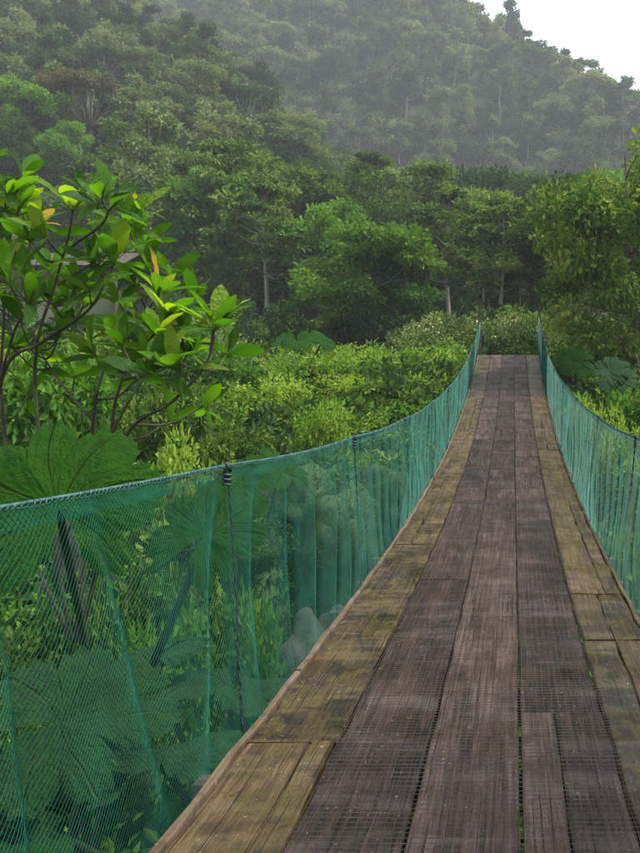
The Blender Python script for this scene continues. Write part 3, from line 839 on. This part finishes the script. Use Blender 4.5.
while yy < 218:
    st = 3.7 if yy < 120 else 5.6
    xx = -.70*yy-6
    while xx < .19*yy+6:
        x = xx+fr.uniform(-2.2, 2.2); y = yy+fr.uniform(-2, 2)
        z = tz(x, y)
        ppx, ppy = CX+FPX*x/y, CY-FPX*(z+9)/y
        if abs(ppx-92) < 34 and y < 78: xx += st*1.25; continue
        if -30 < ppx < 670 and -90 < ppy < 210:
            cand.append((x, y, z))
        xx += st*1.25
    yy += st
# keep those whose crown can be seen over the ones in front
vis = []
horizon = {}
for (x, y, z) in sorted(cand, key=lambda c: c[1]):
    b = int((CX+FPX*x/y)//12); top = (z+(7 if y < 121 else 10))/y
    if top > horizon.get(b, -9)-.022:
        vis.append((x, y, z)); 
    for bb in (b-1, b, b+1): horizon[bb] = max(horizon.get(bb, -9), (z+(4.5 if y < 121 else 6.5))/y)
inframe = [c for c in vis if (CY-FPX*(c[2]+4)/c[1]) > -8]
inframe.sort(key=lambda c: c[1])
things, rest = inframe[:290], inframe[290:]+[c for c in vis if not (CY-FPX*(c[2]+4)/c[1]) > -8]
for (x, y, z) in things:
    k = fr.randrange(5); s = fr.uniform(.6, 1.1)
    near = y < 121
    px_ = CX+FPX*x/y; py_ = CY-FPX*(z+8*s)/y
    lab = ('round misty tree', 'tall ragged misty tree', 'flat-topped misty tree', 'tiered misty tree', 'narrow misty tree')[k]
    lab += (' high' if py_ < 30 else ' midway' if py_ < 60 else ' low' if py_ < 95 else ' lowest')+' on the '+('nearer' if near else 'farther')+' slope over the '+land(px_)
    gp = ('round', 'ragged', 'flat-topped', 'tiered', 'narrow')[k]+' trees on the '+('nearer' if near else 'farther')+' slope'
    proto('mountain_tree', (x, y, z-.5), (NEARH if near else FAR)[k], lab, 'tree', gp, fr.uniform(0, 6), (s*1.1, s*1.1, s))

def scatter(name, label, cat, coll_meshes, pts, rots, scs, idx, kind='stuff'):
    """one object whose geometry nodes put a plant on each point"""
    coll = bpy.data.collections.new(name+'_kinds')
    for j, meshes in enumerate(coll_meshes):
        if not isinstance(meshes, (list, tuple)): meshes = [meshes]
        if len(meshes) == 1: ob = bpy.data.objects.new('%s_%02d' % (name, j), meshes[0])
        else:
            bm = bmesh.new(); me = bpy.data.meshes.new('%s_%02d' % (name, j))
            # join crown and trunk into one mesh with two materials
            for mi, mm in enumerate(meshes):
                n0 = len(bm.faces); bm.from_mesh(mm); bm.faces.ensure_lookup_table()
                for f in bm.faces[n0:]: f.material_index = mi
            bm.to_mesh(me); bm.free()
            for mm in meshes: me.materials.append(mm.materials[0])
            ob = bpy.data.objects.new('%s_%02d' % (name, j), me)
        coll.objects.link(ob)
    me = bpy.data.meshes.new(name); n = len(pts)
    me.vertices.add(n); me.vertices.foreach_set('co', np.asarray(pts, np.float32).ravel())
    a = me.attributes.new('rot', 'FLOAT_VECTOR', 'POINT'); a.data.foreach_set('vector', np.asarray(rots, np.float32).ravel())
    a = me.attributes.new('sc', 'FLOAT_VECTOR', 'POINT'); a.data.foreach_set('vector', np.asarray(scs, np.float32).ravel())
    a = me.attributes.new('idx', 'INT', 'POINT'); a.data.foreach_set('value', np.asarray(idx, np.int32))
    o = link(name, me); tag(o, label, cat, None, kind)
    ng = bpy.data.node_groups.new(name, 'GeometryNodeTree')
    ng.interface.new_socket('Geometry', in_out='INPUT', socket_type='NodeSocketGeometry')
    ng.interface.new_socket('Geometry', in_out='OUTPUT', socket_type='NodeSocketGeometry')
    N = ng.nodes; gi = N.new('NodeGroupInput'); go = N.new('NodeGroupOutput')
    ip = N.new('GeometryNodeInstanceOnPoints'); ci = N.new('GeometryNodeCollectionInfo')
    ci.inputs['Collection'].default_value = coll; ci.inputs['Separate Children'].default_value = True
    ci.inputs['Reset Children'].default_value = True
    def na(nm, ty):
        x = N.new('GeometryNodeInputNamedAttribute'); x.data_type = ty; x.inputs['Name'].default_value = nm
        return x.outputs['Attribute']
    ng.links.new(gi.outputs[0], ip.inputs['Points']); ng.links.new(ci.outputs[0], ip.inputs['Instance'])
    ip.inputs['Pick Instance'].default_value = True
    ng.links.new(na('idx', 'INT'), ip.inputs['Instance Index'])
    ng.links.new(na('rot', 'FLOAT_VECTOR'), ip.inputs['Rotation'])
    ng.links.new(na('sc', 'FLOAT_VECTOR'), ip.inputs['Scale'])
    ng.links.new(ip.outputs[0], go.inputs[0])
    md = o.modifiers.new('scatter', 'NODES'); md.node_group = ng
    return o
n = len(rest)
if n:
    sc = rng.uniform(.6, 1.1, n)
    scatter('mountain_forest', 'hazy forest covering the farther mountainside up to the skyline', 'forest', FAR, [(x, y, z-.5) for x, y, z in rest],
            np.stack([0*sc, 0*sc, rng.uniform(0, 6, n)], -1), np.stack([sc*1.1, sc*1.1, sc], -1), rng.integers(0, 5, n))
# scrub between the trees of the slopes
pts = []
for y in np.arange(50, 215, 2.6):
    for x in np.arange(-.72*y-4, .19*y+4, 3.6):
        pts.append((x+fr.uniform(-1.6, 1.6), y+fr.uniform(-1.2, 1.2)))
pts = np.array(pts); zz = terrain(pts[:, 0], pts[:, 1])
ppy = CY-FPX*(zz+3)/pts[:, 1]; k = (ppy > -60) & (ppy < 230)
P = np.column_stack([pts, zz-.3])[k]; n = len(P)
SCRUB = [tree_mesh(71, 3.2, 2.4, 'bush', 20, 900, .45, L_HILL, BARK, .05, .55, 0), tree_mesh(72, 4.2, 2.0, 'bush', 18, 900, .45, L_HILL, BARK, .05, .55, 0)]
sc = rng.uniform(.7, 1.5, n)
scatter('hillside_scrub', 'low hazy undergrowth covering the ground between the mountainside trees', 'undergrowth', [SCRUB[0][1], SCRUB[1][1]], P,
        np.stack([0*sc, 0*sc, rng.uniform(0, 6, n)], -1), np.stack([sc, sc, sc], -1), rng.integers(0, 2, n))

# ------------------------------------------------------------------ herbs, ferns and grass of the banks
def blade_plant(seed, nb, L, W, droop, mat, spread=.9, segs=5):
    r = np.random.default_rng(seed); V = []; F = []; T = []; n = 0
    for k in range(nb):
        a = r.uniform(0, 2*PI); el = r.uniform(.25, 1.0)*spread; l = L*r.uniform(.6, 1.2); w = W*r.uniform(.7, 1.2)
        d = np.array([math.cos(a)*math.sin(el), math.sin(a)*math.sin(el), math.cos(el)]); sd = np.array([-math.sin(a), math.cos(a), 0])
        t = r.uniform(.1, .95)
        for s in range(segs+1):
            u = s/segs; p = d*l*u+np.array([math.cos(a)*droop*.4, math.sin(a)*droop*.4, -droop])*l*u*u
            ww = w*math.sin(PI*min(1, .12+u*.9))**.8
            V += [p-sd*ww/2, p+sd*ww/2]
            if s: F.append([n+2*s-2, n+2*s-1, n+2*s+1, n+2*s]); T.append(t)
        n += 2*(segs+1)
    return mesh_np('herb', V, F, mat, T)
def fern_mesh(seed, nf, L, mat):
    r = np.random.default_rng(seed); P = []; D = []; N = []; LL = []; T = []
    for k in range(nf):
        a = r.uniform(0, 2*PI); el = r.uniform(.5, 1.1); l = L*r.uniform(.7, 1.15); t = r.uniform(.2, .9)
        d = np.array([math.cos(a)*math.sin(el), math.sin(a)*math.sin(el), math.cos(el)]); sd = np.array([-math.sin(a), math.cos(a), 0.])
        for s in range(3, 20):
            u = s/20; p = d*l*u+np.array([0, 0, -.55])*l*u*u
            dn = d+np.array([0, 0, -1.1])*u; nn = np.cross(dn, sd)*-1
            for sg in (-1, 1):
                P.append(p); D.append(sd*sg+dn*.35); N.append(nn if nn[2] > 0 else -nn); LL.append(l*.26*math.sin(PI*min(1, u*.85+.15))+.01); T.append(t+r.normal(0, .06))
    LL = np.array(LL); V, F, t = leaves(np.array(P), np.array(D), np.array(N), LL, LL*.26, np.clip(T, .02, .98))
    return mesh_np('fern', V, F, mat, t)
def herb_mesh(seed, h, nl, L, mat, asp=.5):
    r = np.random.default_rng(seed); C = [np.array([r.normal(0, .12*h), r.normal(0, .12*h), h*r.uniform(.2, .95)]) for _ in range(12)]
    V, F, t = crown(r, C, [h*.22]*12, nl, L, asp, .8, .8)
    return mesh_np('herb', V, F, mat, t)
CLEAR = [(-1.73, 8.2, 1.5), (-1.5, 9.6, 1.2), (-2.55, 9.4, 1.2), (-2.5, 7.4, .6), (-1.5, 6.6, .9)]
HERBS = [fern_mesh(81, 9, .6, L_MID), fern_mesh(82, 8, .5, L_LIME), herb_mesh(83, .5, 230, .085, L_BRIGHT), herb_mesh(84, .6, 240, .08, L_LIME, .38),
         blade_plant(85, 26, .55, .03, .5, L_LIME), blade_plant(86, 22, .45, .06, .45, L_BRIGHT), herb_mesh(87, .45, 150, .12, L_DARK, .6),
         herb_mesh(88, .4, 140, .09, L_CREAM, .35), blade_plant(89, 30, .5, .022, .7, L_LIME, 1.1), herb_mesh(90, .5, 150, .12, L_MID, .6)]
fr = random.Random(9); rg = np.random.default_rng(9)
N0 = 30000
yy = rg.uniform(2.2, 34, N0); xx = rg.uniform(0, 1, N0)*(.98*yy+2.7)-.74*yy-1.5
ok = rg.random(N0) < np.minimum(1, (11.0/yy)**.4)
xx, yy = xx[ok], yy[ok]; zz = terrain(xx, yy); zd = zdeck(np.minimum(yy, 20.6))
ok = ~((xx > -1.25) & (xx < 1.0) & (yy < 21.5) & (zz+.75 > zd-.1)) & ~((np.abs(xx+.1) < 1.2) & (yy < 21.5) & (zz+.2 > zd))
# the stones in the gully stand clear of tall herbs
for (bx, by, br) in CLEAR: ok &= ~((np.hypot((xx-bx), (yy-by)/2.2) < br) & (yy < by+.6))
xx, yy, zz = xx[ok], yy[ok], zz[ok]
scl = rg.uniform(.6, 1.5, len(xx))*(.8+np.minimum(.5, yy/60))
pts = np.stack([xx, yy, zz-.02], -1); ix = []
for x, y, z in pts:
    meadow = (x < -1.4 and 9 < y < 26) or (x > 1.0 and 11 < y < 15)
    pn = float(fbm(np.array([x*.45]), np.array([y*.45]), 3, 5)[0])
    if meadow and pn < -.22: w = [10, 2, 5, 1, 0, 3, 10, 1, 0, 9]
    elif meadow: w = [3, 12, 7, 9, 14, 7, 1, 3, 16, 3]
    elif z < -1.6: w = [5, 0, 4, 1, 0, 1, 5, 0, 0, 5]
    else: w = [5, 3, 5, 3, 2, 3, 7, 1, 2, 7]
    ix.append(fr.choices(range(10), w)[0])
n = len(pts); scl = np.array(scl)
scatter('undergrowth', 'low ferns, herbs and long grass covering both banks of the gully', 'undergrowth', HERBS, pts,
        np.stack([rng.normal(0, .12, n), rng.normal(0, .12, n), rng.uniform(0, 6.28, n)], -1), np.stack([scl, scl, scl], -1), ix)

# rust brown fern by the rounded bush
o = tag(link('dry_fern', fern_mesh(95, 16, 1.3, L_RUST), None, Matrix.Translation(ground_at(432, 22.0, -.15))), 'rust brown dead fern beside the hedge bush left of the bridge end', 'fern')
o.scale = (1.2, 1.2, .8)
o = tag(link('dry_fern', fern_mesh(96, 12, .7, L_RUST), None, Matrix.Translation(ground_at(300, 15.5, -.25))), 'small rust brown dead fern in the middle of the meadow', 'fern')

# ------------------------------------------------------------------ boulders
def rock_mesh(seed, sx, sy, sz, mat, amp=.18, sub=4):
    bm = bmesh.new(); bmesh.ops.create_icosphere(bm, subdivisions=sub, radius=1)
    for v in bm.verts:
        p = v.co.copy(); d = mnoise.noise(p*1.3+Vector((seed*3.1, 0, 0)))*amp*1.6+mnoise.noise(p*3.7+Vector((0, seed*2.3, 0)))*amp*.5+mnoise.noise(p*9)*amp*.12
        v.co = Vector((p.x*sx, p.y*sy, p.z*sz))*(1+d)
    for f in bm.faces: f.smooth = True
    me = bpy.data.meshes.new('rock'); bm.to_mesh(me); bm.free(); me.materials.append(mat); return me
def moss_on(me, seed, nl, L, mat, shell=1.0):
    r = np.random.default_rng(seed); n = len(me.vertices)
    co = np.empty(n*3, np.float32); me.vertices.foreach_get('co', co); co = co.reshape(-1, 3)
    nr = np.empty(n*3, np.float32); me.vertices.foreach_get('normal', nr); nr = nr.reshape(-1, 3)
    ok = np.where(nr[:, 2] > -.35)[0]; i = r.choice(ok, nl)
    P = co[i]+r.normal(0, .02, (nl, 3)); D = nr[i]+r.normal(0, .7, (nl, 3)); N = nr[i]+r.normal(0, .5, (nl, 3))+np.array([0, 0, .5])
    Ls = L*r.uniform(.5, 1.3, nl)
    V, F, t = leaves(P, D, N, Ls, Ls*.5, np.clip(r.normal(.5, .2, nl), 0, 1)); return mesh_np('moss', V, F, mat, t)
for k, (px, py, D, rx, rz, lab) in enumerate([
        (345, 535, 8.2, .42, .50, 'rounded moss covered boulder, tallest of the cluster behind the netting'),
        (388, 500, 9.6, .40, .40, 'moss covered boulder right of the tallest mossy one'),
        (296, 498, 9.4, .50, .45, 'low moss covered boulder left of the tallest mossy one'),
        (245, 545, 7.4, .30, .28, 'small mossy boulder by the hanging cord')]):
    p = at(px, py, D); me = rock_mesh(k+1, rx, rx, rz, ROCKMOSS, .22)
    o = empty('mossy_boulder', p, lab, 'boulder'); link('stone', me, o); link('moss', moss_on(me, k, 9000, .022, L_MOSS), o)
    # its plinth of earth: a broad stone under it carries it down to the ground
    zg = tz(p.x, p.y); hgt = p.z-rz*.6-zg
    if hgt > 0:
        me2 = rock_mesh(k+20, rx*1.2, rx*1.1, hgt*.6+.15, ROCKMOSS, .15, 3)
        o2 = empty('mossy_boulder', (p.x, p.y+.1, zg+hgt*.45), 'flat dark mossy boulder carrying '+('the tallest round one', 'the right hand round one', 'the low left round one', 'the small one by the cord')[k], 'boulder')
        link('stone', me2, o2); link('moss', moss_on(me2, k+9, 3500, .05, L_MOSS), o2)
for k, (px, py, D, s, lab) in enumerate([
        (334, 630, 6.6, .13, 'bare grey boulder beside the deck edge, seen through the netting'),
        (70, 536, 7.4, .10, 'pale stone behind the thick leaf stalk'),
        (300, 650, 6.0, .2, 'small grey stone below the bare grey boulder')]):
    p = at(px, py, D); zg = tz(p.x, p.y)
    me = rock_mesh(k+8, s*1.3, s, max(s*.7, (p.z-zg)*.6+s*.3), ROCK, .22)
    o = link('boulder', me, None, Matrix.Translation((p.x, p.y, (p.z+zg)/2+.05))); tag(o, lab, 'boulder')

# ------------------------------------------------------------------ giant lobed leaves on thick stalks
def giant_leaf(seed, rad, cup=.25, mat=GUN, lobes=9, na=289, nr=16):
    r = np.random.default_rng(seed)
    th = np.linspace(-PI*.93, PI*.93, na); V = []; vein = []
    ph = r.uniform(0, 6)
    half = PI*.93
    tw = np.clip(th+.13*np.sin(2.3*th+ph)+.06*np.sin(5.1*th+ph*2), -half, half)
    lobe = np.abs(np.cos((tw/half)*PI*lobes/2))     # 1 on a lobe's axis
    edge = rad*(.60+.36*lobe**.5+.05*np.abs(np.sin(th*21+ph))+.03*np.sin(th*47+ph*2))
    edge *= .86+.14*np.cos(th*.5)
    for i in range(nr+1):
        u = i/nr
        for j in range(na):
            rr = u*(edge[j]*u+rad*.70*(1-u)) if u > 0 else 0
            x = rr*math.cos(th[j]+.10*math.sin(u*3+ph)); y = rr*math.sin(th[j]+.10*math.sin(u*3+ph))
            z = cup*rad*(u**1.6)*1.0+.05*rad*u*(1-lobe[j])-.26*rad*u**4+.07*rad*u*math.sin(th[j]*3+ph)+.012*rad*math.sin(th[j]*31+u*18)*u
            V.append((x, y, z))
            main = max(0, 1-abs(1-lobe[j])/(.0035/(u+.1)+.0006)) if u < .97 else 0
            # side veins branch from the lobe axis
            w = (tw[j]/half*lobes/2) % 1.0; w = min(w, 1-w)
            side = max(0, 1-abs(((u*5-w*3.0) % 1.0)-.5)*16)*.4*(1 if u > .25 else 0)
            vein.append(min(1, main+side))
    F = []
    for i in range(nr):
        for j in range(na-1):
            F.append([i*na+j, (i+1)*na+j, (i+1)*na+j+1, i*na+j+1])
    return mesh_np('giant_leaf', V, F, mat, None, True, {'vein': vein})
GL = {}
def gunnera(base, items, label, cat='plant', group=None):
    """items: (leaf centre, radius, facing normal, roll, material key)"""
    root = empty('giant_leaf_plant', base, label, cat, group); B = Vector(base)
    for k, (c, rad, nrm, roll, mat) in enumerate(items):
        c = Vector(c); key = (mat, k % 3)
        if key not in GL: GL[key] = giant_leaf(len(GL)+3, 1.0, .22, {'g': GUN, 'w': GUN_GLOSS, 'p': GUN_PALE}[mat], 7+2*(k % 2))
        n = Vector(nrm).normalized()
        qt = n.to_track_quat('Z', 'Y') @ Quaternion((0, 0, 1), roll)
        Mx = Matrix.Translation(c-B) @ qt.to_matrix().to_4x4() @ Matrix.Scale(rad, 4)
        link('leaf', GL[key], root, Mx)
        b0 = Vector((R.uniform(-.08, .08), R.uniform(-.08, .08), -.1))
        e = c-B; mid = b0.lerp(e, .5)+Vector((R.uniform(-.16, .16), R.uniform(-.1, .1), .12*(e-b0).length))-n*.14
        P = spline([b0, mid, e-n*.02], 8); q = Q(); q.tube(P, np.linspace(.030, .015, len(P)), 8)
        # bristles
        for _ in range(40):
            t = R.randrange(1, len(P)-1); d = Vector((R.gauss(0, 1), R.gauss(0, 1), R.gauss(0, .3))).normalized()
            p0 = Vector(P[t]); q.tube([p0, p0+d*.038], [.003, .0006], 3)
        link('stalk', q.mesh('stalk', STEM, True), root)
    return root
def gp(px, py, D): return tuple(at(px, py, D))
b = at(60, 760, 3.9); b.z = tz(b.x, b.y)
gunnera(tuple(b), [
    (gp(58, 508, 3.1), .42, (.15, -.78, .58), 1.9, 'g'),
    (gp(205, 535, 3.5), .30, (-.1, -.75, .65), 1.2, 'g'),
    (gp(60, 722, 2.75), .40, (.1, -.35, .93), .6, 'w')],
    'giant lobed-leaf plant whose upright fan leaf rises above the near end of the left rope')
b = at(215, 800, 4.2); b.z = tz(b.x, b.y)
gunnera(tuple(b), [
    (gp(235, 690, 4.3), .46, (.1, .15, .95), 2.6, 'w'),
    (gp(165, 765, 3.5), .42, (-.1, .1, .97), 4.0, 'w'),
    (gp(150, 660, 4.4), .40, (-.25, .05, .9), 5.0, 'w'),
    (gp(20, 815, 2.6), .36, (0, -.2, .95), 3.0, 'w')],
    'giant lobed-leaf plant with wet shining leaves below the deck edge at lower left')
def small_gun(px, py, D, label, rad=.55, mat='g', n=4, spread=.5):
    x, y, z = ground_at(px, D)
    c0 = at(px, py, D); it = []
    for k in range(n):
        a = R.uniform(0, 2*PI) if k else -PI/2
        off = Vector((math.cos(a)*spread, math.sin(a)*spread, R.uniform(-.18, .08)))
        it.append((tuple(c0+off), rad*R.uniform(.75, 1.1), (math.cos(a)*.55, math.sin(a)*.55-.35, .8), R.uniform(0, 6), mat))
    return gunnera((x, y, z-.05), it, label)
small_gun(303, 338, 20, 'giant lobed-leaf plant at the back of the meadow left of the meadow tree', .5, 'g', 4, .5)
small_gun(385, 372, 21.5, 'giant lobed-leaf plant at the foot of the meadow tree', .6, 'g', 3, .45)
small_gun(425, 388, 19.5, 'giant lobed-leaf plant beside the rust brown fern', .45, 'p', 3, .35)
small_gun(577, 362, 16.5, 'green giant lobed-leaf plant on the right bank behind the rope', .42, 'g', 5, .30)
small_gun(615, 370, 15.0, 'bluish giant lobed-leaf plant under the overhanging right tree', .42, 'w', 3, .3)
small_gun(250, 470, 8.0, 'giant lobed-leaf plant between the mossy boulders and the hanging cord', .40, 'g', 3, .3)

# ------------------------------------------------------------------ big-leaved shrub at the left
def shrub_leaf(seed, mat=L_SHRUB):
    r = np.random.default_rng(seed); n = 8; V = []; F = []; T = []; dr = r.uniform(.02, .4); tw = r.uniform(-.2, .2); fold = r.uniform(.12, .3)
    for s in range(n+1):
        u = s/n
        w = .36*(u**.9)*(1-u**5.0)**.8*1.05+.012 if u < 1 else .004
        w = .165*(math.sin(PI*u**1.35))**.75+.010
        z = -dr*u*u; a = tw*u
        for k, sg in enumerate((-1, -.5, 0, .5, 1)):
            yy = sg*w; zz = z+abs(sg)*w*fold+.012*math.sin(u*18+k)*abs(sg)
            V.append((u, yy*math.cos(a)-zz*math.sin(a)*.2, zz+yy*math.sin(a)))
    for s in range(n):
        for k in range(4):
            F.append([s*5+k, s*5+k+1, s*5+k+6, s*5+k+5]); T.append(.5)
    return mesh_np('leaf', V, F, mat, T, True, {'rib': [1.0 if k == 2 else 0.0 for _ in range(n+1) for k in range(5)]})
SL = [shrub_leaf(k) for k in range(6)]; SY = [shrub_leaf(k+10, L_YELLOW) for k in range(2)]
sb = at(70, 640, 4.7); sb.z = tz(sb.x, sb.y)
shrub = empty('big_leaved_shrub', sb, 'tall shrub with whorls of large glossy backlit leaves on dark stems, left of the bridge', 'shrub')
stems = [  # pixel, pixel, depth along each stem
    [(70, 640, 4.75), (52, 520, 4.7), (38, 410, 4.6), (38, 345, 4.5), (58, 285, 4.5), (68, 250, 4.45), (77, 208, 4.4)],
    [(70, 640, 4.75), (20, 520, 4.8), (2, 400, 4.8), (5, 300, 4.7), (3, 230, 4.6), (6, 188, 4.5)],
    [(-20, 560, 4.5), (0, 380, 4.4), (40, 344, 4.4), (85, 312, 4.3), (104, 282, 4.3), (112, 262, 4.3)],
    [(75, 640, 4.75), (88, 520, 4.8), (92, 420, 4.8), (103, 368, 4.8), (125, 336, 4.8), (150, 305, 4.8), (158, 292, 4.8)],
    [(80, 640, 4.75), (108, 520, 4.6), (112, 425, 4.6), (121, 380, 4.6), (140, 350, 4.6), (165, 318, 4.6)],
    [(80, 640, 4.8), (115, 500, 4.5), (128, 432, 4.4), (172, 403, 4.3), (200, 374, 4.2), (212, 352, 4.2), (215, 328, 4.2)],
    [(38, 345, 4.5), (20, 300, 4.7), (28, 250, 4.8), (30, 225, 4.8)],
    [(58, 285, 4.5), (95, 262, 4.6), (125, 240, 4.7), (135, 228, 4.7)],
    [(2, 400, 4.8), (-20, 340, 4.7), (-25, 280, 4.6)],
    [(103, 368, 4.8), (80, 330, 5.0), (70, 300, 5.1)],
    [(92, 420, 4.8), (60, 380, 5.0), (40, 350, 5.1)],
    [(200, 374, 4.2), (175, 360, 4.4), (150, 350, 4.5)],
    [(121, 380, 4.6), (160, 372, 4.8), (185, 350, 4.9)],
    [(20, 300, 4.7), (-10, 260, 4.9), (-15, 220, 5.0)],
    [(68, 250, 4.45), (100, 225, 4.3), (112, 205, 4.25)],
    [(0, 380, 4.4), (15, 330, 4.2), (30, 300, 4.15)],
    [(72, 640, 4.7), (60, 560, 4.5), (95, 470, 4.3), (130, 395, 4.2), (150, 372, 4.15)],
]
tips = []; ends = []
for k, st in enumerate(stems):
    P = spline([np.array(at(*p))-np.array(sb) for p in st], 6)
    P = P+np.cumsum(rng.normal(0, .0015, P.shape), 0)
    q = Q(); r0 = .013 if k < 6 else .008; q.tube(P, np.linspace(r0, .0045, len(P)), 7)
    link('branch', q.mesh('branch', BARK, True), shrub)
    ends.append(P[len(P)//3:])
    tips.append((P[-1], P[-1]-P[-4], 10 if k < 6 else 9, 1.0))
    for f in (.62, .80) if k in (0, 1, 2, 3, 4, 5, 7, 9, 12) else (.8,):
        i = int(f*len(P)); dv = np.array([R.uniform(-.5, .5), R.uniform(-.8, .2), R.uniform(.3, .8)]); dv /= np.linalg.norm(dv)
        ln_ = R.uniform(.10, .22); tip = P[i]+dv*ln_
        q = Q(); q.tube(spline([P[i], P[i]+dv*ln_*.5+np.array([0, 0, -.01]), tip], 4), np.linspace(.006, .004, 9), 5)
        link('twig', q.mesh('twig', BARK, True), shrub)
        tips.append((tip, dv, 7, .85))
allp = np.concatenate(ends)
for (px, py, D) in [(50, 300, 4.9), (-8, 152, 4.6), (24, 178, 4.6), (60, 330, 5.0), (100, 262, 4.9), (88, 195, 4.7), (30, 240, 4.4), (-5, 220, 4.5), (20, 320, 4.5), (125, 330, 4.6), (145, 240, 5.0), (-10, 300, 4.4), (170, 275, 5.2), (75, 290, 4.7), (190, 350, 4.9), (50, 270, 5.2), (95, 232, 4.8), (10, 262, 5.0), (118, 300, 4.9), (150, 268, 4.9), (62, 330, 5.1), (182, 330, 4.7), (228, 352, 4.4),
                    (138, 378, 5.0), (205, 405, 4.7), (170, 420, 4.9), (15, 350, 5.0), (75, 375, 5.2), (40, 220, 5.0), (192, 300, 5.1), (28, 395, 5.2)]:
    e = np.array(at(px, py, D))-np.array(sb); dd = np.linalg.norm(allp-e, axis=1)+np.maximum(0, allp[:, 2]-e[2]+.1)*3
    b0 = allp[np.argmin(dd)]; md = (b0+e)/2+np.array([0, 0, -.05])
    q = Q(); q.tube(spline([b0, md, e], 6), np.linspace(.008, .004, 13), 5); link('twig', q.mesh('twig', BARK, True), shrub)
    tips.append((e, e-md, 7, .85))
cnt = 0; LQ = Q()
for ti, (p, ax, nl, s) in enumerate(tips):
    ax = Vector(ax).normalized(); ax = (ax+Vector((0, -.15, .35))).normalized(); q0 = ax.to_track_quat('Z', 'Y')
    for k in range(nl):
        a = k*2.39996+R.uniform(-.3, .3)+ti; open_ = math.radians(R.uniform(28, 100) if k > 2 else R.uniform(8, 38))
        d = q0 @ Vector((math.cos(a)*math.sin(open_), math.sin(a)*math.sin(open_), math.cos(open_)))
        L = s*R.uniform(.17, .29)*(1 if R.random() > .15 else .6)
        nn = (ax-d*ax.dot(d)); nn = nn.normalized() if nn.length > .05 else Vector((0, -1, .3))
        sd = nn.cross(d).normalized(); nn = d.cross(sd).normalized()
        Mx = Matrix((d, sd, nn)).transposed().to_4x4() @ Matrix.Rotation(R.uniform(-.5, .5), 4, 'X') @ Matrix.Scale(L, 4)
        yl = R.random() < .03
        Mf = Matrix.Translation(Vector(p)+ax*R.uniform(-.03, .0)) @ Mx
        if cnt >= 290:
            me = R.choice(SL); co = np.empty(len(me.vertices)*3, np.float32); me.vertices.foreach_get('co', co)
            co = co.reshape(-1, 3) @ np.array(Mf.to_3x3()).T+np.array(Mf.translation)
            fi = np.empty(len(me.loops), np.int32); me.loops.foreach_get('vertex_index', fi)
            LQ.add(co, fi.reshape(-1, 4), R.uniform(.2, .8)); continue
        o = link('leaf', R.choice(SY if yl else SL), shrub, Mf)
        if yl: o['label'] = 'yellowed orange leaf'
        cnt += 1

link('leaves', LQ.mesh('leaves', L_SHRUB, True), shrub, None, 'stuff')

# ------------------------------------------------------------------ hut behind the shrub
hx, hy = at(92, 300, 27).x, 27.0; hz0 = tz(hx, hy)
roof_z = at(92, 262, 27).z
hut = empty('hut', (hx, hy, hz0), 'low open wooden hut with a dark plank roof, half hidden behind the shrub', 'hut')
for i in range(12):
    q = Q(); Mr = Matrix.Rotation(math.radians(24), 4, 'X'); q.box((-1.45+i*.265, -.55, roof_z-hz0), (.25, 1.6, .035), M=Mr)
    link('roof_plank', q.mesh('roof_plank', WOOD_DARK), hut)
    q = Q(); Mr = Matrix.Rotation(math.radians(-24), 4, 'X'); q.box((-1.45+i*.265, .95, roof_z-hz0), (.25, 1.6, .035), M=Mr)
    link('roof_plank', q.mesh('roof_plank', WOOD_DARK), hut)
for sx in (-1.3, 1.3):
    for sy in (-1.1, 1.5):
        q = Q(); q.box((sx, sy, (roof_z-hz0-.35)/2), (.14, .14, roof_z-hz0-.3)); link('post', q.mesh('post', WOOD_DARK), hut)
q = Q(); q.box((0, .2, roof_z-hz0+.28), (3.4, .12, .12)); link('ridge_beam', q.mesh('ridge_beam', WOOD_DARK), hut)
for i in range(5):
    q = Q(); q.box((0, 1.58, .35+i*.3), (2.7, .04, .27)); link('wall_board', q.mesh('wall_board', WOOD_DARK), hut)
